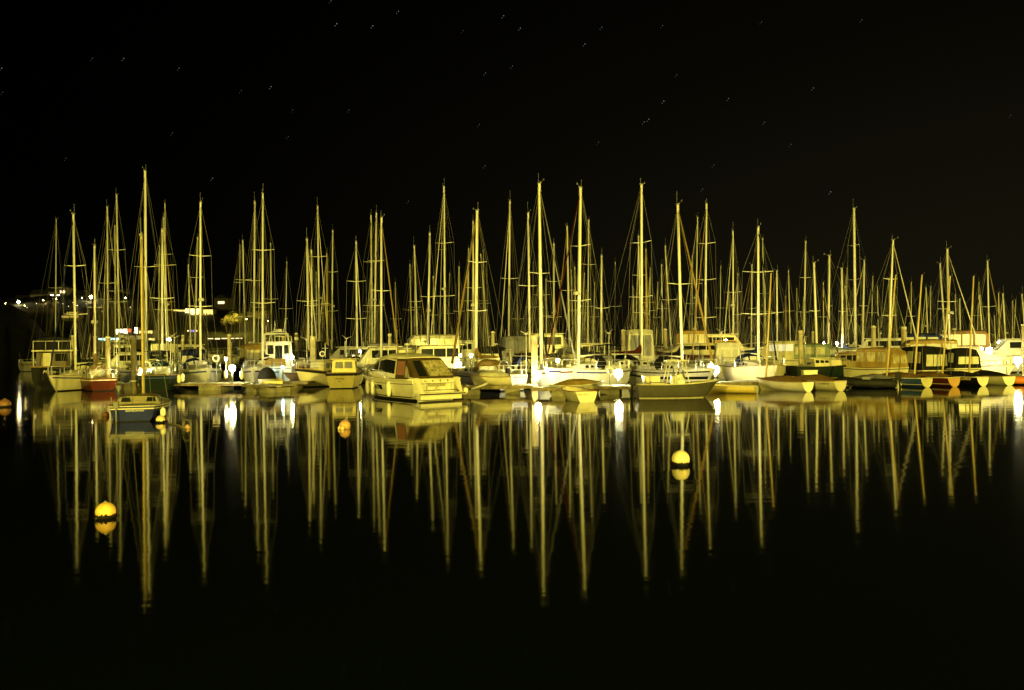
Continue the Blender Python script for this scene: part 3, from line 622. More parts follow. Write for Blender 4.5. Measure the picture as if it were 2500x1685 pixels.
def lifebuoy(px, py, Y, R0, label, m=M_LWHITE, post=True):
    c = P(px, py, Y); o = empty('lifebuoy', c, 0, label, 'lifebuoy')
    MB().torus((0, 0, 0), R0, R0 * .26, 'y').build('ring', m, o)
    b = MB()
    for a in (45, 135, 225, 315): b.torus((R0 * math.cos(R(a)), 0, R0 * math.sin(R(a))), R0 * .29, .012, 'z' if 0 else 'x', 10, 4)
    b.build('rope_band', M_ORANGE, o)
    if post: MB().tube([(0, .12, -c.z + .4), (0, .12, .1)], .035, 6).build('stand', M_POST, o)
lifebuoy(357, 891, 60.5, .26, 'white ring lifebuoy over the very bright lamp'); lifebuoy(1489, 905, 53.5, .2, 'white ring lifebuoy left of the brightest bollard lamp'); lifebuoy(2460, 885, 60.5, .27, 'oval looking white ring lifebuoy near the right edge'); lifebuoy(527, 875, 62, .22, 'yellowed ring lifebuoy on the white bow-on yacht', M_FEND)
lifebuoy(2050, 869, 63, .22, 'pale ring lifebuoy on the covered cruiser side', M_FEND); lifebuoy(787, 864, 72, .2, 'cream ring lifebuoy behind the launch', M_FEND)

# ============================================================ BUOYS
def buoy(px, pyw, wpx, label, m=M_YBUOY, sink=.35, dark=True, name='mooring_buoy'):
    H = 842.5 + (1250 - px) * math.tan(ROLL); Y = CH * F0 / (pyw - H); r = wpx / 2 * Y / F0
    o = empty(name, (WX(px, Y), Y, 0), R(random.uniform(0, 60)), label, 'buoy')
    zc = r * (1 - 2 * sink) ; MB().ball((0, 0, zc), r, n=32, m=22).build('float', m, o)
    if dark: MB().lathe((0, 0, 0), [(math.sqrt(max(.001, r * r - (z - zc) ** 2)) * 1.006, z) for z in [-.02 + (zc * .30 + .05) * i / 4 for i in range(5)]], 32).build('waterline_band', M_ANTIF, o)
    if dark:
        mb = MB()
        for q in range(70):
            a_ = random.uniform(0, 6.283); zz = zc * .30 + .03 + random.uniform(-.012, .018); rr = math.sqrt(max(.001, r * r - (zz - zc) ** 2)) * 1.004; mb.ball((rr * math.cos(a_), rr * math.sin(a_), zz), random.uniform(.006, .016), 1.6, 6, 4)
        mb.build('weed', M_ANTIF, o)
    MB().torus((0, 0, zc + r * 1.02), .018, .005, 'y').tube([(0, 0, zc + r * .97), (0, 0, zc + r * 1.0)], .014, 6).build('eye', M_STEEL, o)
    return o, Y
buoy(1662, 1136, 43, 'large pale yellow ball buoy in the open water at right', M_YBUOY, .16)
buoy(258, 1264, 47, 'golden ball buoy nearest to the viewer at lower left', mat('buoy_golden', (.80, .50, .12), .45, var=.3, scale=6), .2)
buoy(842, 1047, 27, 'orange ball buoy with two small cream floats tied to it', M_ORANGE, .22, False)
buoy(12, 994, 27, 'dim orange ball buoy cut by the left edge', mat('buoy_dull_orange', (.20, .09, .03), .5, var=.4, scale=8), .25)
buoy(458, 1046, 12, 'small orange float with a rope loop right of the blue yacht', M_ORANGE, .25, False)
buoy(392, 1032, 22, 'pale buoy at the corner of the blue yacht', M_PALEB, .2)
buoy(258, 1017, 17, 'dull orange buoy left of the blue yacht stern', mat('buoy_dull_orange', (.5, .17, .03), .5), .25, False)
buoy(829, 1048, 9, 'left one of the small cream floats at the orange ball', M_PALEB, .2, False, 'small_float'); buoy(836, 1049, 9, 'right one of the small cream floats at the orange ball', M_PALEB, .2, False, 'small_float')
a = P(405, 1031, 34); a.z = .03; b_ = P(455, 1046, 31.5); b_.z = .03
tag(MB().tube([a, (a + b_) / 2 + Vector((0, .3, 0)), b_], .03, 6).build('mooring_line', M_ROPE), 'dark mooring line floating between the pale buoy and the small float', 'rope')
o = MB().tube([(WX(458, 31.4) + .12 * math.cos(t), 31.3, .26 + .13 * math.sin(t)) for t in [R(-60 + 25 * i) for i in range(11)]], .018, 5).build('rope_loop', M_ROPE); tag(o, 'white rope loop standing over the small orange float', 'rope')

# ============================================================ THE YACHTS WITH MASTS
def cA(x, y, o, k): return (o[0] + x / k, o[1] + y / k)
CR = {'A': ((80, 400), 3.409), 'B': ((420, 420), 3.564), 'C': ((820, 400), 3.409), 'D': ((1220, 400), 3.409), 'E': ((1620, 400), 3.409), 'F': ((2040, 480), 4.126)}
# crop, top x, y, base x, y, width, slope of the furled sail (None: seen from bow or stern), options
W_, C_ = M_ALUW, M_ALU
MASTS = [
 ('A', 195, 460, 188, 1480, 9, None, {}), ('A', 338, 420, 355, 1560, 17, None, dict(Y=64, yaw=-118, L=8.5, F=1.0, hull=M_CREAM, lab='pale green white sloop, bow towards the viewer, left of the red yacht')),
 ('A', 515, 685, 519, 1560, 16, None, dict(Y=64.5, yaw=97, L=7.6, F=.95, hull=M_RED, cover=M_CTAN, stripe=M_CREAM, furl=M_CMAR, lab='red hulled yacht seen from astern with a cream line', nsp=0)),
 ('A', 620, 360, 625, 1450, 12, None, {}), ('A', 697, 260, 720, 1450, 13, .11, {}), ('A', 683, 515, 687, 1450, 10, None, {}),
 ('A', 935, 60, 943, 1560, 20, None, dict(Y=74, nsp=1, L=11)), ('A', 1100, 330, 1110, 1400, 10, None, {}), ('A', 1078, 550, 1078, 1560, 15, None, dict(Y=64, yaw=84, L=9, F=1.15, hull=M_DGREEN, cover=M_CGRN, bim=1, lab='dark green hulled yacht seen from astern with cream dodgers')),
 ('A', 1055, 680, 1045, 1450, 9, None, {}), ('A', 1088, 450, 1128, 1450, 9, .05, {}), ('A', 1295, 840, 1315, 1500, 10, .12, {}), ('A', 1372, 615, 1350, 1500, 11, None, {}),
 ('A', 1397, 320, 1395, 1560, 17, None, dict(Y=67, yaw=-82, L=10.5, F=1.25, hull=M_WHITE, cover=M_CNAVY, lab='broad white yacht pointing its bow at the viewer, navy cover on deck', nsp=2)),
 ('B', 615, 600, 638, 1480, 12, None, {}), ('B', 720, 260, 712, 1520, 14, None, dict(cover=M_CBLK)), ('B', 790, 190, 788, 1480, 16, None, dict(Y=68, yaw=-100, L=10, F=1.2, hull=M_WHITE, cover=M_CBLK, lab='white yacht bow towards the viewer beside the black half dome cover', nsp=2)), ('B', 857, 620, 868, 1500, 10, None, {}),
 ('B', 1174, 585, 1187, 1480, 16, .085, {}), ('B', 1212, 680, 1218, 1430, 14, None, {}), ('B', 1266, 300, 1285, 1500, 13, None, {}), ('B', 1347, 710, 1350, 1500, 12, None, dict(mm=M_WOODM)), ('B', 1398, 510, 1390, 1500, 12, .1, {}),
 ('C', 168, 650, 177, 1560, 14, .05, {}), ('C', 292, 430, 302, 1420, 12, None, {}), ('C', 337, 410, 322, 1430, 13, None, {}), ('C', 380, 450, 378, 1560, 18, .12, dict(Y=70)), ('C', 616, 840, 630, 1450, 9, None, {}), ('C', 652, 685, 680, 1560, 14, .12, {}),
 ('C', 782, 580, 765, 1490, 16, None, {}), ('C', 811, 935, 815, 1500, 9, None, {}), ('C', 899, 190, 908, 1540, 16, -.09, dict(L=11.5)), ('C', 1026, 860, 1020, 1480, 10, -.09, dict(furl=M_CMAR)), ('C', 1142, 480, 1150, 1560, 14, None, {}),
 ('C', 1176, 390, 1165, 1470, 24, -.165, dict(Y=60, dirn=1, L=9.5, cover=M_CTAN, furl=M_CTAN, furlr=.09, hull=M_GREYH, lab='grey yacht with tan boom cover and thick golden furled sail')), ('C', 1105, 705, 1095, 1430, 10, None, {}), ('C', 1205, 750, 1270, 1470, 10, None, {}),
 ('D', 85, 310, 75, 1540, 16, -.06, {}), ('D', 237, 410, 250, 1480, 17, .11, dict(L=10)), ('D', 330, 165, 345, 1560, 26, .18, dict(Y=59, dirn=-1, L=10.5, F=1.2, furl=M_CGREY, lab='long white yacht lying side on behind the broad timber pile')), ('D', 450, 665, 450, 1560, 14, None, {}), ('D', 385, 955, 390, 1500, 9, None, {}),
 ('D', 560, 520, 578, 1480, 14, -.12, {}), ('D', 625, 860, 632, 1430, 9, None, {}), ('D', 672, 200, 655, 1500, 26, -.175, dict(Y=58.5, dirn=-1, L=9.6, furl=M_CMAR, furlr=.05, hull=M_WHITE, cover=M_CBLK, lab='white yacht lit white by the brightest lamp, red furled sail', bim=1)), ('D', 741, 470, 733, 1460, 12, -.11, {}), ('D', 705, 910, 680, 1500, 9, None, {}), ('D', 849, 765, 845, 1500, 16, None, {}),
 ('D', 1180, 175, 1180, 1560, 22, .187, dict(Y=70, dirn=1, L=11, cover=M_CMAR, lab='yacht with maroon boom cover and tall forked rigging')), ('D', 1155, 600, 1172, 1400, 12, None, {}), ('D', 1217, 715, 1228, 1500, 14, None, dict(mm=M_WOODM, cover=M_CTAN)), ('D', 1347, 840, 1355, 1500, 11, -.1, {}), ('D', 1378, 685, 1430, 1560, 12, None, {}),
 ('E', 118, 340, 150, 1480, 22, .18, dict(Y=60, dirn=-1, L=10.5, F=1.1, cover=M_CBLK, furl=M_CTAN, furlr=.075, hull=M_WHITE, stripe=M_BLACK, stripes=1, lab='white yacht with black hull stripes, bow right, thick golden furled sail')), ('E', 283, 445, 265, 1470, 10, -.11, {}), ('E', 357, 335, 345, 1440, 16, -.08, dict(nsp=3)),
 ('E', 577, 560, 580, 1480, 13, -.08, {}), ('E', 617, 915, 612, 1430, 12, None, {}), ('E', 735, 840, 730, 1430, 12, -.2, {}), ('E', 788, 530, 790, 1500, 20, .12, dict(Y=62, dirn=-1, L=11.5, F=1.2, cover=M_CNAVY, hull=M_CREAM, lab='long cream white yacht, bow right, navy boom cover, behind the bollard lamp')), ('E', 825, 620, 838, 1450, 10, None, {}),
 ('E', 842, 890, 845, 1420, 11, None, {}), ('E', 943, 890, 945, 1400, 12, -.2, {}), ('E', 1017, 1100, 1020, 1480, 9, None, dict(mm=M_WOODM)), ('E', 1183, 645, 1168, 1520, 14, None, {}), ('E', 1252, 825, 1275, 1500, 17, .22, dict(furl=M_CMAR, furlr=.035)), ('E', 1380, 765, 1372, 1470, 16, -.3, {}), ('E', 1483, 870, 1490, 1440, 15, -.26, {}),
 ('F', 185, 120, 200, 1400, 25, .2, dict(Y=100, L=11.5, nsp=3, cover=M_CCRM, lab='white yacht carrying the tall stout white mast at right')), ('F', 290, 640, 272, 1440, 17, -.2, {}), ('F', 375, 805, 360, 1450, 9, None, {}), ('F', 580, 440, 540, 1370, 18, .25, dict(cover=M_CNAVY)), ('F', 590, 930, 615, 1380, 10, .2, {}),
 ('F', 910, 920, 928, 1400, 12, -.12, {}), ('F', 1052, 675, 1100, 1380, 15, -.2, {}), ('F', 1125, 530, 1145, 1450, 21, .26, dict(Y=84, L=11)), ('F', 1250, 1030, 1258, 1440, 12, None, {}), ('F', 1448, 990, 1485, 1440, 13, None, {}), ('F', 1530, 650, 1548, 1440, 14, .17, {}), ('F', 1685, 980, 1718, 1500, 14, None, {}), ('F', 1877, 985, 1905, 1300, 13, None, {}), ('F', 1815, 1041, 1800, 1320, 6, None, {}),
 # small far masts seen between the others
 ('B', 590, 640, 588, 1500, 6, None, {}), ('B', 765, 760, 748, 1500, 7, None, {}), ('C', 710, 1260, 712, 1500, 7, None, {}), ('D', 1115, 1040, 1090, 1500, 6, None, {}), ('E', 1105, 1230, 1110, 1480, 6, None, {}), ('F', 1700, 1120, 1712, 1400, 6, None, {}),
 ('E', 540, 1010, 555, 1500, 8, None, {}), ('C', 890, 300, 862, 1480, 5, None, {}), ('D', 720, 1050, 700, 1500, 6, None, {}), ('E', 1165, 1110, 1160, 1500, 7, None, {}), ('F', 100, 900, 130, 1400, 8, None, {}), ('B', 1330, 860, 1300, 1500, 6, None, dict(mm=M_WOODM)), ('D', 345, 600, 353, 1500, 8, None, {}), ('A', 610, 640, 582, 1480, 7, None, {}), ('F', 1600, 1200, 1610, 1440, 7, None, {}), ('F', 760, 1220, 752, 1440, 7, None, {})]
occ = []                                     # taken berths: (x0, x1, y0, y1)
def free(x, y, hx, hy):
    return all(x + hx < a or x - hx > b or y + hy < c or y - hy > d for a, b, c, d in occ)
def take(x, y, hx, hy): occ.append((x - hx, x + hx, y - hy, y + hy))
ml_ = []
for cr, tx, ty, bx, by, w, sl, op in MASTS:
    o, k = CR[cr]; ml_.append([cA(tx, ty, o, k), cA(bx, by, o, k), w / k, sl, op])
far = random.Random(21)                      # slim far masts between the others
for px, py in [(700, 640), (772, 665), (905, 655), (965, 690), (1013, 640), (1098, 668), (1180, 610), (1262, 690), (1302, 640), (1352, 700), (1395, 660), (1452, 690), (1502, 640), (1545, 700), (1588, 655), (1606, 690), (1690, 625), (1722, 690), (1760, 650), (1800, 700), (1868, 690), (1925, 660), (1945, 705), (2010, 690), (2068, 655), (2142, 700), (2170, 680), (2225, 690), (2272, 700), (2332, 720), (2390, 690), (2438, 715), (2472, 735)]:
    ml_.append([(px, py), (px + far.uniform(-5, 5), 840), far.uniform(1.6, 2.3), None, dict(far=1)])
ml_.sort(key=lambda e: e[0][0])
ni = [0, 0]
for e in ml_:
    q = e[4].get('far', 0); ni[q] += 1; e.append(ni[q] + 200 * q)
covers = [(M_CNAVY, 'navy'), (M_CBLK, 'black'), (M_CGRN, 'dark green'), (M_CTAN, 'tan'), (M_CCRM, 'cream'), (M_CGREY, 'grey'), (M_CMAR, 'maroon'), (M_CAQUA, 'pale aqua')]
hulls = [(M_WHITE, 'white'), (M_WHITE, 'white'), (M_WHITE, 'white'), (M_CREAM, 'cream'), (M_NAVY, 'navy'), (M_WHITE, 'white'), (M_DGREEN, 'dark green'), (M_GREYH, 'grey')]
stripes = [M_NAVY, M_RED, M_BLACK, M_TEAL, M_CREAM]
GRP = 'yachts berthed in the marina'
for e in sorted(ml_, key=lambda e: (0 if 'Y' in e[4] else 1, -e[2])):
    top, base, w, sl, op, idx = e
    Yw = op.get('Y', .165 * F0 / w); rnd = random.Random(idx * 7 + 3)
    Hh = lambda Y: P(top[0], top[1], Y).z
    L = op.get('L', max(7, min(11, Hh(Yw if 'Y' in op else min(Yw, 125)) / 1.35)))
    def yaw_for(Y):
        aa = math.atan2(WX(base[0], Y), Y)
        if 'yaw' in op: return R(op['yaw']) - aa
        if sl is None: return R(rnd.choice([-90, 90, 90]) + rnd.uniform(-7, 7))
        dx = sl * (Hh(Y) - 1.2); c = max(-.97, min(.97, dx / (.43 * L))); return op.get('dirn', rnd.choice([-1, 1])) * math.acos(c) - aa
    if 'Y' in op: Y = op['Y']; yaw = yaw_for(Y)
    else:
        st = rnd.getstate(); best = None
        for j in range(210):
            Yc = 76 + j * .6
            rnd.setstate(st); yw = yaw_for(Yc); hx = abs(L / 2 * math.cos(yw)) + abs(L * .155 * math.sin(yw)) * 1.02; hy = abs(L / 2 * math.sin(yw)) + abs(L * .15 * math.cos(yw))
            x = WX(base[0], Yc, 1); cost = abs(Yc - max(78, min(125, Yw))) + (max(0, Hh(Yc) - 19) * 4)
            if free(x, Yc, hx, hy) and (best is None or cost < best[0]): best = (cost, Yc, yw)
        if best is None: best = (0, 205 + idx % 5 * 5, R(90))
        Y, yaw = best[1], best[2]
    hx = abs(L / 2 * math.cos(yaw)) + abs(L * .155 * math.sin(yaw)); hy = abs(L / 2 * math.sin(yaw)) + abs(L * .15 * math.cos(yaw))
    take(WX(base[0], Y, 1), Y, hx * .97, hy * .97)
    hm, hn = (op['hull'], '') if 'hull' in op else rnd.choice(hulls)
    cm, cn = (op['cover'], dict((id(a), b) for a, b in covers)[id(op['cover'])]) if 'cover' in op else rnd.choice(covers[:6] if rnd.random() < .85 else covers)
    if not hn: hn = dict((id(a), b) for a, b in hulls).get(id(hm), 'red')
    hgt = Hh(Y); tall = 'tall' if top[1] < 530 else ('short' if top[1] > 660 else 'medium')
    far_lab = f"{hn} far yacht with {cn} boom cover, {words(idx % 200)} of the thin short rear masts" if idx > 200 else None
    lab = far_lab or op.get('lab', f"{hn} yacht with {cn} boom cover and {tall} mast, {words(idx % 200)} mast from the left")
    nsp = op.get('nsp', 0 if top[1] > 690 else (1 if rnd.random() < .5 or top[1] > 600 else 2))
    furl = op.get('furl', (rnd.choice([M_CCRM, M_CCRM, M_CNAVY, M_CTAN]) if (sl is not None or rnd.random() < .6) else None))
    root, H = yacht(top, base, Y, w * .55 * Y / F0, yaw, label=lab, group=GRP, L=L, hullm=hm, stripe=op.get('stripe', rnd.choice(stripes)), cover=cm, hood=rnd.choice([cm, M_CNAVY, M_CBLK, M_CNAVY, M_CGREY, M_CBLK, M_CCRM]) if 'hull' not in op else cm,
                    mastm=op.get('mm', rnd.choice([M_ALU, M_ALUW, M_ALUW])), furl=furl, furlr=op.get('furlr', .05), nsp=nsp, F=op.get('F', rnd.uniform(1.0, 1.25)), radar=rnd.random() < .22, bimini=M_CNAVY if op.get('bim') else (rnd.choice([M_CCRM, M_CNAVY, M_CTAN]) if rnd.random() < .15 else None),
                    sprw=rnd.uniform(.8, 1.1) * max(.75, L / 10), stay_r=.0095 + .00008 * max(0, Y - 50))
    if op.get('stripes'): H.band(root, M_BLACK, .45, .6, 'stripe')

# ============================================================ MOTOR BOATS, LAUNCHES AND DINGHIES
def rel(yaw, x, Y): return R(yaw) - math.atan2(x, Y)          # heading as seen from the quay
def place(name, px, Y, yaw, label, cat, group=None): return empty(name, (WX(px, Y), Y, 0), rel(yaw, WX(px, Y), Y), label, cat, group)
def fender(loc, rz, h, r, label, m=M_FEND):
    o = empty('fender', loc, rz, label, 'fender'); MB().lathe((0, 0, 0), [(.02, -h / 2 - .05), (r * .6, -h / 2), (r, -h * .33), (r, h * .33), (r * .6, h / 2), (.02, h / 2 + .05)], 12).build('body', m, o)
    MB().tube([(0, 0, h / 2), (0, .02, h / 2 + .35)], .012, 4).build('lanyard', M_ROPE, o)
def world_pt(root, p): c, s_ = math.cos(root.rotation_euler.z), math.sin(root.rotation_euler.z); return Vector((root.location.x + c * p[0] - s_ * p[1], root.location.y + s_ * p[0] + c * p[1], p[2]))

# --- the motor cruiser in the foreground
def renegade():
    L, B, F = 8.7, 3.2, 1.18; yaw = 125; M_CREAM = mat('cruiser_cream', (.70, .66, .50), .3, var=.12); M_CBRN = mat('canvas_dark_brown', (.075, .05, .02), .8, var=.3, spec=.06, bump=.3)
    st = Vector((WX(1066, 46.6), 46.6, 0)); c, s_ = math.cos(R(yaw)), math.sin(R(yaw))
    r = empty('motor_cruiser', (st.x + c * L / 2, st.y + s_ * L / 2, 0), R(yaw), 'large cream motor cruiser in front, canvas enclosed stern towards the viewer', 'motor boat')
    H = Hull(L, B, F, tw=.95, rise=.20, rake=1.3, srake=.12, full=2.6, motor=True, wmax=.35)
    H.build(r, M_CREAM, M_DECK); H.rail(r, M_CREAM, .05, 'gunwale'); H.rail(r, M_RUB, .018, 'rubbing_strake', .80)
    H.band(r, M_ANTIF, -.1, .10, 'boot_top', 0, .9, 14, False); H.band(r, M_RUB, .14, .19, 'waterline_stripe', .05, .9, 14, False)
    H.band(r, M_GLASS, .47, .70, 'hull_window', .42, .56, 6, False); H.band(r, M_GLASS, .50, .70, 'hull_window', .59, .80, 6, False)
    MB().box((-L / 2 - .32, 0, .40), (.66, B * .92, .13)).box((-L / 2 - .3, 0, .22), (.5, B * .8, .22)).build('swim_platform', M_CREAM, r)
    MB().box((-L / 2 - .66, 0, .40), (.03, B * .9, .07)).build('platform_trim', M_RUB, r)
    MB().box((-L / 2 - .03, 0, .58), (.05, B * .86, .025)).build('transom_seam', M_RUB, r)
    MB().box((-L / 2 - .02, .62, .86), (.03, .02, .5)).box((-L / 2 - .02, -.92, .86), (.03, .02, .5)).build('transom_door_gap', M_STEEL, r)
    for sd in (1, -1):
        MB().add([(-L / 2 - .62, sd * 1.3, .47), (-L / 2 - .05, sd * 1.44, .47), (-L / 2 - .05, sd * 1.44, 1.26), (-L / 2 - .05, sd * 1.1, 1.26), (-L / 2 - .62, sd * 1.1, .47), (-L / 2 + .5, sd * 1.44, 1.32), (-L / 2 + .5, sd * 1.12, 1.32)],
                 [(0, 1, 2), (0, 2, 3, 4), (2, 5, 6, 3), (4, 3, 6), (1, 5, 2)]).build('quarter_moulding', M_CREAM, r)
    Body([(-1.0, 1.28, 1.2, 1.08, 1.46, .05), (1.6, 1.08, .95, 1.12, 1.52, .1), (3.0, .62, .48, 1.22, 1.46, .08), (3.9, .22, .12, 1.32, 1.40, .03)]).build('coachroof', M_CREAM, r, 4)
    G = Body([(-2.0, 1.26, 1.10, 1.2, 2.22, 0), (-.6, 1.24, 1.10, 1.3, 2.34, 0), (.6, 1.15, 1.0, 1.42, 2.2, 0), (1.5, 1.02, .86, 1.46, 1.86, 0), (2.35, .85, .75, 1.46, 1.52, 0)])
    G.build('saloon', M_CREAM, r, 3)
    G.win('side_window', M_GLASS, r, -1.75, 2.1, .22, .93, 0, 0, -.25, n=14); G.win('window_bar', M_CREAM, r, .35, .43, .2, .95, 0, 0, .0, .025)
    for y0, y1 in ((-.7, -.03), (.03, .7)): quad('windscreen', M_GLASS, r, [(2.28, y0 * 1.0, 1.56), (2.28, y1, 1.56), (.9, y1 * 1.15, 2.14), (.9, y0 * 1.15, 2.14)], .02)
    Body([(-3.0, 1.05, 1.0, 2.30, 2.34, .06), (-2.2, 1.2, 1.14, 2.3, 2.42, .12), (-.8, 1.2, 1.1, 2.34, 2.48, .14), (.4, 1.08, .98, 2.24, 2.36, .12), (1.3, .95, .85, 1.94, 2.02, .08), (1.75, .9, .8, 1.76, 1.82, .05)]).build('hardtop', M_CREAM, r, 3)
    # stern enclosure: brown canvas with clear panels
    C = Body([(-4.3, 1.36, 1.32, 1.14, 1.24, .02), (-3.0, 1.30, 1.06, 1.14, 2.3, .05), (-1.9, 1.27, 1.1, 1.14, 2.3, .05)])
    cn = C.build('canvas_enclosure', M_CBRN, r, 4)
    def slope(y, k): return (-4.3 + 1.3 * k - .03, y * (1.30 - .26 * k), 1.22 + 1.07 * k)
    for y0, y1, m, nm in ((-.92, .26, M_CLEAR, 'clear_panel'), (.36, .78, M_GLASS, 'opening_shade_sheet')):  # second one: dark sheet over the canvas, standing in for the shaded interior
        mb = MB(); mb.grid([[Vector(slope(y0 + (y1 - y0) * i / 8, .12 + .78 * j / 6)) + Vector((-.02 - random.uniform(0, .03), 0, .01)) for j in range(7)] for i in range(9)], True); mb.build(nm, m, cn)
    C.win('side_panel', mat('rust_curtain', (.30, .12, .05), .7, var=.3), cn, -3.0, -2.0, .22, .88, 1, .1, 0); C.win('side_panel', M_CLEAR, cn, -3.8, -3.1, .15, .7, 0, .5, .1)
    for i in range(6):
        y = -1.2 + i * .48; MB().box((-4.36, y, 1.12), (.03, .03, .16)).build('canvas_strap', M_RUB, cn)
    g = MB()
    for sd in (1, -1):
        pts = [Vector(H.pt(t, 1, sd, -.1)) for t in (.42, .54, .66, .78, .89, .97)]; up = [p + Vector((-.12, 0, .48)) for p in pts]
        g.tube([Vector(H.pt(.36, 1, sd, -.1))] + up, .017, 5)
        for p, q in zip(pts, up): g.tube([p, q], .014, 5)
    g.tube([Vector(H.pt(.97, 1, 1, -.1)) + Vector((-.12, 0, .48)), Vector(H.pt(.97, 1, -1, -.1)) + Vector((-.12, 0, .48))], .017, 5); g.build('bow_rail', M_STEEL, r)
    m_ = MB(); m_.tube([(-1.2, .1, 2.6), (-1.2, .1, 3.0)], .04, 6).box((-1.2, .1, 2.85), (.1, .5, .04)).lathe((-1.2, .1, 3.02), [(.05, 0), (.16, .03), (.16, .12), (.04, .16)], 10); m_.tube([(-1.2, -.5, 2.55), (-1.25, -.5, 3.35)], .012, 5); m_.build('aerial_mast', M_WHITE, r)
    text('name_lettering', 'Renegade', .27, mat('lettering_bronze', (.22, .18, .05), .5), r, (-L / 2 - .045, .02, .80), (R(90), 0, R(-90)), .25, 1.05)
    MB().tube([(-L / 2 - .05, .0, .64), (-L / 2 - .05, .06, .76)], .018, 5).box((-L / 2 - .05, .12, .60), (.015, .07, .07)).box((-L / 2 - .05, -.12, .62), (.015, .05, .05)).build('emblem', mat('lettering_bronze', (.36, .30, .06), .5), r)
    MB().ball((-L / 2 - .06, 1.05, .95), .05, n=8, m=6).ball((-L / 2 + .0, -1.3, 1.05), .05, n=8, m=6).build('shore_inlets', M_RUB, r)
    for t, lab in ((.30, 'cylindrical fender nearest the stern of the motor cruiser'), (.56, 'middle fender on the motor cruiser side'), (.71, 'fender nearest the bow of the motor cruiser, over the dark window')):
        p = H.pt(t, .45, 1, .16); fender(world_pt(r, (p[0], p[1], .62)), R(yaw), .78, .13, lab)
    fender(world_pt(r, (-L / 2 - .4, -1.62, .5)), 0, .3, .14, 'round fender at the right corner of the swim platform')
renegade()

# --- blue yacht on its own mooring
r, H = yacht((345, 577), (350, 940), 37.8, .065, R(82) + math.atan2(15.6, 37.8), label='small blue yacht alone on its mooring, seen from astern at left', L=4.9, B=2.3, F=.64, gear=False, detail=False, hullm=M_NAVY, stripe=M_CREAM, cover=M_CTAN, hood=None, mastm=M_WOODM, nsp=0, boom=False, cab=False, tstyle=.1)
Bd = Body([(-.9, .88, .80, .58, .88, .10), (.4, .80, .7, .6, .92, .12), (1.2, .5, .42, .64, .82, .08), (1.6, .3, .2, .66, .74, .02)]); Bd.build('coachroof', mat('cabin_ochre', (.17, .14, .06), .5), r)
for y in (-.50, .50): quad('window', M_GLASS, r, [(-.92, y - .2, .74), (-.92, y + .2, .74), (-.92, y + .15, .93), (-.92, y - .15, .93)], .02)
Bd.win('window', M_GLASS, r, -.5, .6, .3, .8, 1); Bd.win('window', M_GLASS, r, -.5, .6, .3, .8, -1)
H.rail(r, M_CREAM, .03, 'gunwale')
g = MB()
for sd in (1, -1):
    q = [Vector(H.pt(t, 1, sd, -.05)) for t in (.01, .1, .2)]; U = Vector((0, 0, .38)); g.tube([q[0] + U, q[1] + U, q[2]], .012, 5).tube([q[0], q[0] + U], .012, 5).tube([q[1], q[1] + U], .012, 5)
g.build('pushpit', M_CGREY, r)
text('name_lettering', 'Sundowner', .16, M_CCRM, r, (-2.43, -.1, .42), (R(90), 0, R(-90)))
MB().box((-2.45, .6, .72), (.2, .18, .26)).tube([(-2.5, .6, .7), (-2.52, .6, .0)], .03, 6).build('outboard_motor', M_CGREY, r)
fender((WX(393, 35.2) + .05, 35.3, .38), 0, .3, .11, 'pale fender hanging at the right corner of the blue yacht', M_LWHITE)

# --- red yacht's bow fender
buoyf = P(181, 925, 62.6); o = empty('fender', buoyf, 0, 'round cream ball fender at the left corner of the red yacht', 'fender'); MB().ball((0, 0, 0), .2, n=16, m=10).build('body', M_PALEB, o); MB().tube([(0, 0, .18), (0, .3, .5)], .012, 4).build('lanyard', M_ROPE, o)
for px, py, lab in ((437, 925, 'inner of two fenders at the right side of the dark green yacht'), (446, 922, 'outer of two fenders at the right side of the dark green yacht'), (551, 914, 'fender at the right side of the white bow-on yacht'), (590, 916, 'small fender left of the second white bow')):
    c = P(px, py, 60.0); fender(c, 0, .55, .13, lab)

